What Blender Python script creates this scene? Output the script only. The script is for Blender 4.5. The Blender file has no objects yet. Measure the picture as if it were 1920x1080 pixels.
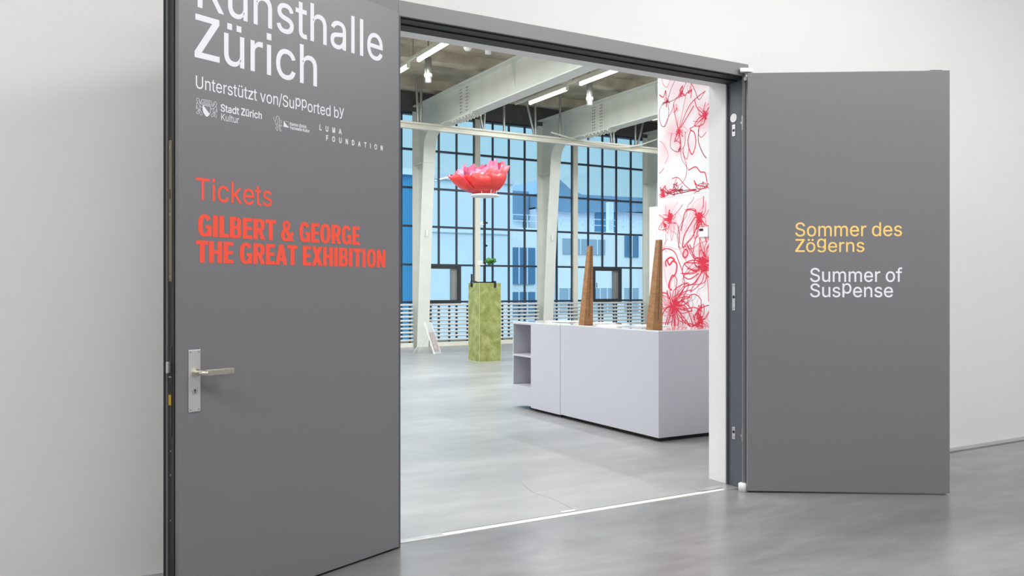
import bpy, bmesh, math, random
from mathutils import Vector, Matrix
from mathutils.geometry import tessellate_polygon

C = bpy.context.scene.collection
SC = bpy.context.scene
random.seed(7)
PI = math.pi

# ------------------------------------------------------------------ camera
# world: X runs along the door wall, Y goes through the doorway into the gallery
cam_data = bpy.data.cameras.new('camera')
cam_data.sensor_width = 36.0
cam_data.lens = 1550.0 / 1920.0 * 36.0
cam_data.shift_y = 0.0005
cam_data.clip_end = 300
cam = bpy.data.objects.new('camera', cam_data)
cam.location = (0, 0, 1.4)
cam.rotation_euler = (math.radians(90), 0, math.radians(-29.722))
C.objects.link(cam)
SC.camera = cam

# ------------------------------------------------------------------ world
world = bpy.data.worlds.new('overcast_sky')
SC.world = world
world.use_nodes = True
wn, wl = world.node_tree.nodes, world.node_tree.links
wn.clear()
wo = wn.new('ShaderNodeOutputWorld')
wb = wn.new('ShaderNodeBackground')
wtc = wn.new('ShaderNodeTexCoord')
wsep = wn.new('ShaderNodeSeparateXYZ')
wr = wn.new('ShaderNodeValToRGB')
wnoise = wn.new('ShaderNodeTexNoise')
wnoise.inputs['Scale'].default_value = 3.0
wnoise.inputs['Detail'].default_value = 4
wmix = wn.new('ShaderNodeMix'); wmix.data_type = 'RGBA'; wmix.blend_type = 'MULTIPLY'
wr.color_ramp.elements[0].position = 0.45
wr.color_ramp.elements[0].color = (0.5, 0.55, 0.58, 1)
wr.color_ramp.elements[1].position = 1.0
wr.color_ramp.elements[1].color = (4.2, 4.5, 4.7, 1)
e = wr.color_ramp.elements.new(0.5); e.color = (0.62, 0.84, 0.90, 1)
e = wr.color_ramp.elements.new(0.62); e.color = (0.52, 0.80, 0.95, 1)
wmap = wn.new('ShaderNodeMath'); wmap.operation = 'MULTIPLY_ADD'
wmap.inputs[1].default_value = 0.5; wmap.inputs[2].default_value = 0.5
wl.new(wtc.outputs['Generated'], wsep.inputs[0])
wl.new(wsep.outputs['Z'], wmap.inputs[0])
wl.new(wmap.outputs[0], wr.inputs[0])
wcr = wn.new('ShaderNodeValToRGB')
wcr.color_ramp.elements[0].color = (0.86, 0.93, 0.98, 1)
wcr.color_ramp.elements[1].color = (1.14, 1.06, 1.02, 1)
wl.new(wtc.outputs['Generated'], wnoise.inputs['Vector'])
wl.new(wnoise.outputs['Fac'], wcr.inputs[0])
wmix.inputs['Factor'].default_value = 1.0
wl.new(wr.outputs['Color'], wmix.inputs['A'])
wl.new(wcr.outputs['Color'], wmix.inputs['B'])
wl.new(wmix.outputs['Result'], wb.inputs['Color'])
wb.inputs['Strength'].default_value = 1.0
wl.new(wb.outputs[0], wo.inputs[0])

# ------------------------------------------------------------------ unseen hall ceiling lamps, added rear fill and exposure
def area(name, loc, size, size_y, power, color=(1, 1, 1), rot=(0, 0, 0)):
    l = bpy.data.lights.new(name, 'AREA')
    l.shape = 'RECTANGLE'; l.size = size; l.size_y = size_y
    l.energy = power; l.color = color
    o = bpy.data.objects.new(name, l)
    o.location = loc; o.rotation_euler = rot
    C.objects.link(o)
    return o

area('unseen_hall_light', (-1.8, 0.6, 5.35), 3.2, 0.5, 215, (1.0, 0.985, 0.96))
area('unseen_hall_light', (4.2, 1.4, 5.35), 3.2, 0.5, 195, (1.0, 0.985, 0.96))
area('unseen_hall_light', (8.2, 1.0, 5.35), 3.2, 0.5, 135, (1.0, 0.985, 0.96))
area('unseen_hall_light', (1.0, -3.6, 5.35), 5.0, 1.0, 120, (1.0, 0.985, 0.96))  # unseen rear fill, added so the door tops catch its reflection
area('unseen_hall_light', (7.0, -3.6, 5.35), 5.0, 1.0, 110, (1.0, 0.985, 0.96))  # second added rear fill for the same door sheen

SC.view_settings.view_transform = 'Standard'
SC.view_settings.look = 'None'
SC.view_settings.gamma = 1.0
SC.view_settings.use_curve_mapping = False
SC.view_settings.exposure = 0.0

# ------------------------------------------------------------------ materials
def s2l(v):
    v /= 255.0
    return v / 12.92 if v <= 0.04045 else ((v + 0.055) / 1.055) ** 2.4
def rgb(r, g, b):
    return (s2l(r), s2l(g), s2l(b), 1.0)

def mat(name, color, rough=0.5, metallic=0.0, spec=0.5, noise=0.0, nscale=6.0, bump=0.0, bscale=60.0, coat=0.0, trans=0.0, sss=0.0):
    m = bpy.data.materials.new(name)
    m.use_nodes = True
    n, l = m.node_tree.nodes, m.node_tree.links
    p = n['Principled BSDF']
    p.inputs['Base Color'].default_value = color
    p.inputs['Roughness'].default_value = rough
    p.inputs['Metallic'].default_value = metallic
    p.inputs['Specular IOR Level'].default_value = spec
    p.inputs['Coat Weight'].default_value = coat
    p.inputs['Transmission Weight'].default_value = trans
    if noise > 0 or bump > 0:
        tc = n.new('ShaderNodeTexCoord')
    if noise > 0:
        t = n.new('ShaderNodeTexNoise')
        t.inputs['Scale'].default_value = nscale
        t.inputs['Detail'].default_value = 6
        r = n.new('ShaderNodeValToRGB')
        r.color_ramp.elements[0].position = 0.3
        r.color_ramp.elements[1].position = 0.7
        a = [max(0, c * (1 - noise)) for c in color[:3]]
        b = [min(1, c * (1 + noise)) for c in color[:3]]
        r.color_ramp.elements[0].color = (*a, 1)
        r.color_ramp.elements[1].color = (*b, 1)
        l.new(tc.outputs['Object'], t.inputs['Vector'])
        l.new(t.outputs['Fac'], r.inputs[0])
        l.new(r.outputs['Color'], p.inputs['Base Color'])
    if bump > 0:
        t2 = n.new('ShaderNodeTexNoise')
        t2.inputs['Scale'].default_value = bscale
        t2.inputs['Detail'].default_value = 4
        bp = n.new('ShaderNodeBump')
        bp.inputs['Strength'].default_value = bump
        bp.inputs['Distance'].default_value = 0.01
        l.new(tc.outputs['Object'], t2.inputs['Vector'])
        l.new(t2.outputs['Fac'], bp.inputs['Height'])
        l.new(bp.outputs[0], p.inputs['Normal'])
    return m

def concrete(name, base, dark, light, rough=0.35, wear=1.0):
    """polished screed: broad cloudy patches, streaks of wear and fine speckle"""
    m = bpy.data.materials.new(name)
    m.use_nodes = True
    n, l = m.node_tree.nodes, m.node_tree.links
    p = n['Principled BSDF']
    tc = n.new('ShaderNodeTexCoord')
    mp = n.new('ShaderNodeMapping'); mp.inputs['Scale'].default_value = (0.5, 1.3, 1.0)
    l.new(tc.outputs['Object'], mp.inputs['Vector'])
    t1 = n.new('ShaderNodeTexNoise'); t1.inputs['Scale'].default_value = 0.9; t1.inputs['Detail'].default_value = 5; t1.inputs['Roughness'].default_value = 0.55; t1.inputs['Distortion'].default_value = 0.6
    t2 = n.new('ShaderNodeTexNoise'); t2.inputs['Scale'].default_value = 5.0; t2.inputs['Detail'].default_value = 5; t2.inputs['Roughness'].default_value = 0.6
    t3 = n.new('ShaderNodeTexNoise'); t3.inputs['Scale'].default_value = 90.0; t3.inputs['Detail'].default_value = 3
    for t in (t1, t2): l.new(mp.outputs[0], t.inputs['Vector'])
    l.new(tc.outputs['Object'], t3.inputs['Vector'])
    a1 = n.new('ShaderNodeMath'); a1.operation = 'MULTIPLY_ADD'; a1.inputs[1].default_value = 0.45
    l.new(t2.outputs['Fac'], a1.inputs[0]); l.new(t1.outputs['Fac'], a1.inputs[2])
    a2 = n.new('ShaderNodeMath'); a2.operation = 'MULTIPLY_ADD'; a2.inputs[1].default_value = 0.12
    l.new(t3.outputs['Fac'], a2.inputs[0]); l.new(a1.outputs[0], a2.inputs[2])
    r = n.new('ShaderNodeValToRGB')
    r.color_ramp.elements[0].position = 0.52; r.color_ramp.elements[0].color = dark
    r.color_ramp.elements[1].position = 1.06; r.color_ramp.elements[1].color = light
    e = r.color_ramp.elements.new(0.79); e.color = base
    l.new(a2.outputs[0], r.inputs[0])
    l.new(r.outputs['Color'], p.inputs['Base Color'])
    p.inputs['Roughness'].default_value = rough
    return m

def emit(name, color, strength):
    m = bpy.data.materials.new(name)
    m.use_nodes = True
    n, l = m.node_tree.nodes, m.node_tree.links
    n.clear()
    em = n.new('ShaderNodeEmission'); o = n.new('ShaderNodeOutputMaterial')
    em.inputs['Color'].default_value = color; em.inputs['Strength'].default_value = strength
    l.new(em.outputs[0], o.inputs[0])
    return m

def glass(name, tint, gloss=1.0, rough=0.0):
    """thin sheet of clear glass: tinted see-through plus a Fresnel reflection"""
    m = bpy.data.materials.new(name)
    m.use_nodes = True
    n, l = m.node_tree.nodes, m.node_tree.links
    n.clear()
    o = n.new('ShaderNodeOutputMaterial')
    tr = n.new('ShaderNodeBsdfTransparent'); tr.inputs['Color'].default_value = (*tint, 1)
    gl = n.new('ShaderNodeBsdfGlossy'); gl.inputs['Roughness'].default_value = rough
    fr = n.new('ShaderNodeFresnel'); fr.inputs['IOR'].default_value = 1.5
    mu = n.new('ShaderNodeMath'); mu.operation = 'MULTIPLY'; mu.inputs[1].default_value = gloss
    mx = n.new('ShaderNodeMixShader')
    l.new(fr.outputs[0], mu.inputs[0]); l.new(mu.outputs[0], mx.inputs[0])
    l.new(tr.outputs[0], mx.inputs[1]); l.new(gl.outputs[0], mx.inputs[2])
    l.new(mx.outputs[0], o.inputs[0])
    return m

M = {}
M['wall'] = mat('white_wall_paint', (0.78, 0.78, 0.785, 1), 0.75, bump=0.12, bscale=35, noise=0.012, nscale=1.2)
M['wall_in'] = mat('white_gallery_paint', (0.82, 0.82, 0.82, 1), 0.7, bump=0.05, bscale=40)
M['ceil_hall'] = mat('white_ceiling_paint', (0.8, 0.8, 0.8, 1), 0.8)
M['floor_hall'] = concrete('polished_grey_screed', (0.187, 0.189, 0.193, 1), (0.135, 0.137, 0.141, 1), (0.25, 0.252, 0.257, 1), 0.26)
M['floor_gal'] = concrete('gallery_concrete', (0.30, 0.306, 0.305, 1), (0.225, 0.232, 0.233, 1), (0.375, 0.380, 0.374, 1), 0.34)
M['ceil_gal'] = mat('raw_concrete_ceiling', rgb(178, 172, 154), 0.9, noise=0.28, nscale=2.5, bump=0.5, bscale=9)
M['joist'] = mat('raw_concrete_joist', rgb(184, 178, 160), 0.9, noise=0.22, nscale=3, bump=0.4, bscale=12)
M['lintel'] = mat('dark_grey_fascia', rgb(92, 92, 92), 0.8, noise=0.1)
M['door'] = mat('dark_grey_door_lacquer', rgb(113, 112, 116), 0.38, spec=1.0, bump=0.02, bscale=120)
M['frame'] = mat('dark_grey_frame_lacquer', rgb(118, 117, 120), 0.4, spec=1.0)
M['jamb'] = mat('slate_grey_steel_lining', rgb(84, 88, 96), 0.45)
M['edge'] = mat('blackened_steel_edge', rgb(58, 57, 54), 0.4, metallic=0.3)
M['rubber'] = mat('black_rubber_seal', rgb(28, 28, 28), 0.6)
M['steel'] = mat('satin_stainless_steel', (0.62, 0.61, 0.61, 1), 0.32, metallic=1.0)
M['nickel'] = mat('warm_nickel', (0.72, 0.69, 0.6, 1), 0.25, metallic=1.0)
M['plate'] = mat('brushed_aluminium_plate', (0.66, 0.65, 0.67, 1), 0.42, metallic=0.75)
M['brass'] = mat('yellow_brass', rgb(205, 170, 40), 0.4, metallic=0.6)
M['olive'] = mat('dull_brass_forend', rgb(140, 134, 110), 0.4, metallic=0.7)
M['black'] = mat('black_paint', rgb(20, 20, 22), 0.45)
M['vinyl_white'] = mat('white_vinyl_film', rgb(238, 239, 248), 0.6)
M['vinyl_red'] = mat('orange_red_vinyl_film', rgb(246, 84, 62), 0.6)
M['vinyl_yellow'] = mat('pale_yellow_vinyl_film', rgb(250, 212, 128), 0.6)
M['white_plastic'] = mat('white_plastic', rgb(238, 238, 236), 0.4)
M['strip'] = mat('pale_threshold_metal', rgb(225, 224, 220), 0.35, metallic=0.2, noise=0.05, nscale=8)
M['strip_dark'] = mat('worn_metal_floor_plate', rgb(178, 180, 180), 0.3, metallic=0.5, noise=0.15, nscale=14)
M['steelpaint'] = mat('pale_green_grey_steel_paint', rgb(222, 226, 218), 0.5, noise=0.04, nscale=3)
M['railpaint'] = mat('cream_rail_paint', rgb(228, 228, 214), 0.4)
M['galv'] = mat('galvanised_steel_rod', rgb(165, 166, 162), 0.35, metallic=0.6)
M['muntin'] = mat('dark_blue_grey_window_steel', rgb(52, 62, 76), 0.4)
M['post'] = mat('cream_window_post', rgb(228, 226, 212), 0.5)
M['casement'] = mat('anthracite_casement', rgb(52, 54, 58), 0.45)
M['glass'] = glass('window_glass', (0.84, 0.94, 0.985))
M['acrylic'] = mat('frosted_clear_acrylic', rgb(222, 226, 228), 0.2)
M['acrylic'].node_tree.nodes['Principled BSDF'].inputs['Alpha'].default_value = 0.55
M['radiator'] = mat('pale_grey_enamel_slats', rgb(205, 210, 208), 0.35)
M['desk'] = mat('white_laminate', rgb(190, 190, 198), 0.32, spec=0.5)
M['desk_gap'] = mat('black_plinth', rgb(16, 16, 16), 0.7)
M['desk_top'] = mat('glossy_white_top', rgb(232, 232, 232), 0.06, coat=0.5)
M['paper'] = mat('white_paper', rgb(245, 245, 243), 0.8)
M['paper_grey'] = mat('grey_printed_paper', rgb(170, 172, 174), 0.7)
M['sheet'] = None
M['tube'] = emit('fluorescent_tube_glow', (1.0, 0.985, 0.94, 1), 11.0)
M['concrete_out'] = mat('outdoor_asphalt', rgb(120, 128, 134), 0.9)
M['fac_blue'] = mat('pale_blue_render', rgb(214, 228, 238), 0.85, noise=0.03, nscale=0.6)
M['fac_deep'] = mat('deep_blue_cladding', rgb(66, 150, 196), 0.7)
M['fac_white'] = mat('white_render', rgb(226, 234, 238), 0.85, noise=0.03, nscale=0.8)
M['fac_lilac'] = mat('pale_lilac_render', rgb(196, 206, 222), 0.85)
M['roof_blue'] = mat('slate_blue_roof', rgb(104, 140, 170), 0.7)
M['win_dark'] = mat('dark_blue_window_glass', rgb(70, 120, 158), 0.15)
M['win_grey'] = mat('grey_blue_window_glass', rgb(148, 172, 192), 0.2)
M['rail_white'] = mat('white_painted_rail', rgb(215, 232, 244), 0.5)

def wood_material():
    m = bpy.data.materials.new('oak_boards')
    m.use_nodes = True
    n, l = m.node_tree.nodes, m.node_tree.links
    p = n['Principled BSDF']
    tc = n.new('ShaderNodeTexCoord'); mp = n.new('ShaderNodeMapping')
    mp.inputs['Scale'].default_value = (8, 8, 30)
    t = n.new('ShaderNodeTexNoise'); t.inputs['Scale'].default_value = 1.6; t.inputs['Detail'].default_value = 6
    r = n.new('ShaderNodeValToRGB')
    r.color_ramp.elements[0].position = 0.3; r.color_ramp.elements[0].color = rgb(138, 96, 56)
    r.color_ramp.elements[1].position = 0.72; r.color_ramp.elements[1].color = rgb(172, 124, 78)
    l.new(tc.outputs['Object'], mp.inputs[0]); l.new(mp.outputs[0], t.inputs['Vector'])
    l.new(t.outputs['Fac'], r.inputs[0]); l.new(r.outputs['Color'], p.inputs['Base Color'])
    p.inputs['Roughness'].default_value = 0.5
    return m
M['wood'] = wood_material()

def onyx_material():
    m = bpy.data.materials.new('green_onyx')
    m.use_nodes = True
    n, l = m.node_tree.nodes, m.node_tree.links
    p = n['Principled BSDF']
    tc = n.new('ShaderNodeTexCoord')
    t = n.new('ShaderNodeTexNoise'); t.inputs['Scale'].default_value = 5.0; t.inputs['Detail'].default_value = 10; t.inputs['Roughness'].default_value = 0.74; t.inputs['Distortion'].default_value = 0.25
    r = n.new('ShaderNodeValToRGB')
    r.color_ramp.elements[0].position = 0.30; r.color_ramp.elements[0].color = rgb(98, 106, 52)
    r.color_ramp.elements[1].position = 0.74; r.color_ramp.elements[1].color = rgb(196, 198, 142)
    e = r.color_ramp.elements.new(0.42); e.color = rgb(134, 142, 76)
    e = r.color_ramp.elements.new(0.54); e.color = rgb(158, 164, 98)
    l.new(tc.outputs['Object'], t.inputs['Vector']); l.new(t.outputs['Fac'], r.inputs[0])
    l.new(r.outputs['Color'], p.inputs['Base Color'])
    p.inputs['Roughness'].default_value = 0.18
    return m
M['onyx'] = onyx_material()

def drawing_paper(name, pts, base_pink):
    """white sheet with soft pink pigment stains round the knots of the drawing (object coordinates)"""
    m = bpy.data.materials.new(name)
    m.use_nodes = True
    n, l = m.node_tree.nodes, m.node_tree.links
    p = n['Principled BSDF']
    p.inputs['Roughness'].default_value = 0.8
    tc = n.new('ShaderNodeTexCoord')
    t = n.new('ShaderNodeTexNoise'); t.inputs['Scale'].default_value = 5; t.inputs['Detail'].default_value = 5
    l.new(tc.outputs['Object'], t.inputs['Vector'])
    acc = None
    for (y, z, rad, amt) in pts:
        d = n.new('ShaderNodeVectorMath'); d.operation = 'DISTANCE'
        d.inputs[1].default_value = (0, y, z)
        l.new(tc.outputs['Object'], d.inputs[0])
        mr = n.new('ShaderNodeMapRange'); mr.interpolation_type = 'SMOOTHSTEP'
        mr.inputs['From Min'].default_value = 0.0; mr.inputs['From Max'].default_value = rad
        mr.inputs['To Min'].default_value = amt; mr.inputs['To Max'].default_value = 0
        l.new(d.outputs['Value'], mr.inputs[0])
        if acc is None:
            acc = mr
        else:
            mx = n.new('ShaderNodeMath'); mx.operation = 'MAXIMUM'
            l.new(acc.outputs[0], mx.inputs[0]); l.new(mr.outputs[0], mx.inputs[1])
            acc = mx
    mu = n.new('ShaderNodeMath'); mu.operation = 'MULTIPLY'
    l.new(acc.outputs[0], mu.inputs[0]); l.new(t.outputs['Fac'], mu.inputs[1])
    ad = n.new('ShaderNodeMath'); ad.operation = 'MULTIPLY_ADD'; ad.use_clamp = True
    ad.inputs[1].default_value = 1.05; ad.inputs[2].default_value = base_pink
    l.new(mu.outputs[0], ad.inputs[0])
    mix = n.new('ShaderNodeMix'); mix.data_type = 'RGBA'
    mix.inputs['A'].default_value = (0.82, 0.82, 0.83, 1)
    mix.inputs['B'].default_value = (0.78, 0.12, 0.2, 1)
    l.new(ad.outputs[0], mix.inputs['Factor'])
    l.new(mix.outputs['Result'], p.inputs['Base Color'])
    return m
M['crayon'] = mat('red_crayon', rgb(214, 44, 70), 0.8)
M['crayon_dark'] = mat('dark_red_crayon', rgb(150, 44, 62), 0.8)
M['crayon_pale'] = mat('pale_pink_crayon', rgb(238, 160, 172), 0.8)

def petal_material(name, base, mid, rim):
    """cast resin tinted from the petal base to its rim (height along the flower, a little cloudy)"""
    m = bpy.data.materials.new(name)
    m.use_nodes = True
    n, l = m.node_tree.nodes, m.node_tree.links
    p = n['Principled BSDF']
    tc = n.new('ShaderNodeTexCoord'); sp = n.new('ShaderNodeSeparateXYZ')
    t = n.new('ShaderNodeTexNoise'); t.inputs['Scale'].default_value = 9; t.inputs['Detail'].default_value = 6
    mr = n.new('ShaderNodeMapRange'); mr.inputs['From Min'].default_value = 1.70; mr.inputs['From Max'].default_value = 2.30
    ad = n.new('ShaderNodeMath'); ad.operation = 'MULTIPLY_ADD'; ad.inputs[1].default_value = 0.55
    r = n.new('ShaderNodeValToRGB')
    r.color_ramp.elements[0].position = 0.22; r.color_ramp.elements[0].color = base
    r.color_ramp.elements[1].position = 1.05; r.color_ramp.elements[1].color = rim
    e_ = r.color_ramp.elements.new(0.72); e_.color = mid
    l.new(tc.outputs['Object'], t.inputs['Vector']); l.new(tc.outputs['Object'], sp.inputs[0])
    l.new(sp.outputs['Z'], mr.inputs[0]); l.new(t.outputs['Fac'], ad.inputs[0]); l.new(mr.outputs[0], ad.inputs[2])
    l.new(ad.outputs[0], r.inputs[0])
    l.new(r.outputs['Color'], p.inputs['Base Color'])
    p.inputs['Roughness'].default_value = 0.22
    p.inputs['Coat Weight'].default_value = 0.6
    tl = n.new('ShaderNodeBsdfTranslucent'); mx = n.new('ShaderNodeMixShader'); mx.inputs[0].default_value = 0.35
    l.new(r.outputs['Color'], tl.inputs['Color'])
    o = n['Material Output']
    l.new(p.outputs[0], mx.inputs[1]); l.new(tl.outputs[0], mx.inputs[2]); l.new(mx.outputs[0], o.inputs[0])
    return m
M['petal_red'] = petal_material('coral_red_resin', rgb(246, 52, 58), rgb(252, 92, 86), rgb(252, 132, 140))
M['petal_pink'] = petal_material('pink_resin', rgb(240, 70, 110), rgb(246, 116, 164), rgb(250, 170, 204))
M['leaf_green'] = mat('glossy_green_leaf', rgb(58, 122, 44), 0.35)
M['blossom'] = mat('white_blossom', rgb(245, 244, 246), 0.5)

# ------------------------------------------------------------------ mesh helpers
class MB:
    """collects boxes, tubes and prisms and links them as ONE mesh object"""
    def __init__(self):
        self.v = []; self.f = []; self.mi = []; self.smooth = []
    def add(self, vs, fs, mi=0, smooth=False):
        b = len(self.v)
        self.v += [tuple(p) for p in vs]
        for f in fs:
            self.f.append(tuple(i + b for i in f)); self.mi.append(mi); self.smooth.append(smooth)
        return self
    def box(self, x0, x1, y0, y1, z0, z1, mi=0):
        vs = [(x, y, z) for x in (x0, x1) for y in (y0, y1) for z in (z0, z1)]
        return self.add(vs, [(0, 1, 3, 2), (4, 6, 7, 5), (0, 4, 5, 1), (2, 3, 7, 6), (0, 2, 6, 4), (1, 5, 7, 3)], mi)
    def hexa(self, bot, top, mi=0):
        vs = list(bot) + list(top)
        return self.add(vs, [(3, 2, 1, 0), (4, 5, 6, 7), (0, 1, 5, 4), (1, 2, 6, 5), (2, 3, 7, 6), (3, 0, 4, 7)], mi)
    def prism(self, poly, axis, a, b, mi=0):
        """polygon extruded along an axis ('x': poly=(y,z), 'y': poly=(x,z), 'z': poly=(x,y))"""
        def pt(p, t):
            return {'x': (t, p[0], p[1]), 'y': (p[0], t, p[1]), 'z': (p[0], p[1], t)}[axis]
        n = len(poly)
        vs = [pt(p, a) for p in poly] + [pt(p, b) for p in poly]
        fs = [tuple(range(n))[::-1], tuple(range(n, 2 * n))] + [(i, (i + 1) % n, n + (i + 1) % n, n + i) for i in range(n)]
        return self.add(vs, fs, mi)
    def tube(self, pts, r, n=10, mi=0, cap=True):
        pts = [Vector(p) for p in pts]
        rad = r if isinstance(r, (list, tuple)) else [r] * len(pts)
        rings = []
        up = None
        for i, p in enumerate(pts):
            d = (pts[min(i + 1, len(pts) - 1)] - pts[max(i - 1, 0)]).normalized()
            if up is None:
                up = Vector((0, 0, 1)) if abs(d.z) < 0.9 else Vector((1, 0, 0))
            s = d.cross(up).normalized(); u2 = s.cross(d).normalized(); up = u2
            rings.append([p + (s * math.cos(2 * PI * k / n) + u2 * math.sin(2 * PI * k / n)) * rad[i] for k in range(n)])
        vs = [q for ring in rings for q in ring]
        fs = [(i * n + k, i * n + (k + 1) % n, (i + 1) * n + (k + 1) % n, (i + 1) * n + k) for i in range(len(pts) - 1) for k in range(n)]
        self.add(vs, fs, mi, True)
        if cap:
            self.add(rings[0], [tuple(range(n))[::-1]], mi)
            self.add(rings[-1], [tuple(range(n))], mi)
        return self
    def lathe(self, prof, cx, cy, n=28, mi=0, smooth=True):
        vs = [(cx + r * math.cos(2 * PI * k / n), cy + r * math.sin(2 * PI * k / n), z) for r, z in prof for k in range(n)]
        fs = [(i * n + k, i * n + (k + 1) % n, (i + 1) * n + (k + 1) % n, (i + 1) * n + k) for i in range(len(prof) - 1) for k in range(n)]
        return self.add(vs, fs, mi, smooth)
    def ball(self, c, r, nu=10, nv=6, sc=(1, 1, 1), mi=0):
        vs = []; fs = []
        for j in range(nv + 1):
            th = PI * j / nv
            for i in range(nu):
                ph = 2 * PI * i / nu
                vs.append((c[0] + r * sc[0] * math.sin(th) * math.cos(ph), c[1] + r * sc[1] * math.sin(th) * math.sin(ph), c[2] + r * sc[2] * math.cos(th)))
        for j in range(nv):
            for i in range(nu):
                fs.append((j * nu + i, (j + 1) * nu + i, (j + 1) * nu + (i + 1) % nu, j * nu + (i + 1) % nu))
        return self.add(vs, fs, mi, True)
    def build(self, name, mats, parent=None, bevel=0.0, weld=False):
        me = bpy.data.meshes.new(name)
        me.from_pydata(self.v, [], self.f)
        for m in (mats if isinstance(mats, (list, tuple)) else [mats]):
            me.materials.append(m)
        for p, mi, s in zip(me.polygons, self.mi, self.smooth):
            p.material_index = mi; p.use_smooth = s
        bm = bmesh.new(); bm.from_mesh(me)
        if weld:
            bmesh.ops.remove_doubles(bm, verts=bm.verts, dist=1e-5)
        bmesh.ops.recalc_face_normals(bm, faces=bm.faces)
        bm.to_mesh(me); bm.free()
        me.update()
        o = bpy.data.objects.new(name, me)
        C.objects.link(o)
        if parent is not None:
            o.parent = parent
        if bevel > 0:
            b = o.modifiers.new('soft_edge', 'BEVEL'); b.width = bevel; b.segments = 2; b.limit_method = 'ANGLE'
        return o

def tag(o, label=None, cat=None, group=None, kind=None):
    if label: o['label'] = label
    if cat: o['category'] = cat
    if group: o['group'] = group
    if kind: o['kind'] = kind
    return o

def thing(name, label, cat, loc=(0, 0, 0), rz=0.0, group=None, kind=None):
    o = bpy.data.objects.new(name, None)
    o.empty_display_size = 0.1
    o.location = loc; o.rotation_euler = (0, 0, rz)
    C.objects.link(o)
    return tag(o, label, cat, group, kind)

def copy_thing(o, loc, label, group=None):
    r = o.copy(); C.objects.link(r); r.location = loc; r['label'] = label
    if group: r['group'] = group
    for ch in o.children:
        c = ch.copy(); C.objects.link(c); c.parent = r
        for g in ch.children:
            d = g.copy(); C.objects.link(d); d.parent = c
    return r

def struct(name, mb, m, label, cat, parent=None, bevel=0.0):
    o = mb.build(name, m, parent, bevel)
    return tag(o, label, cat, kind='structure')

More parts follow.
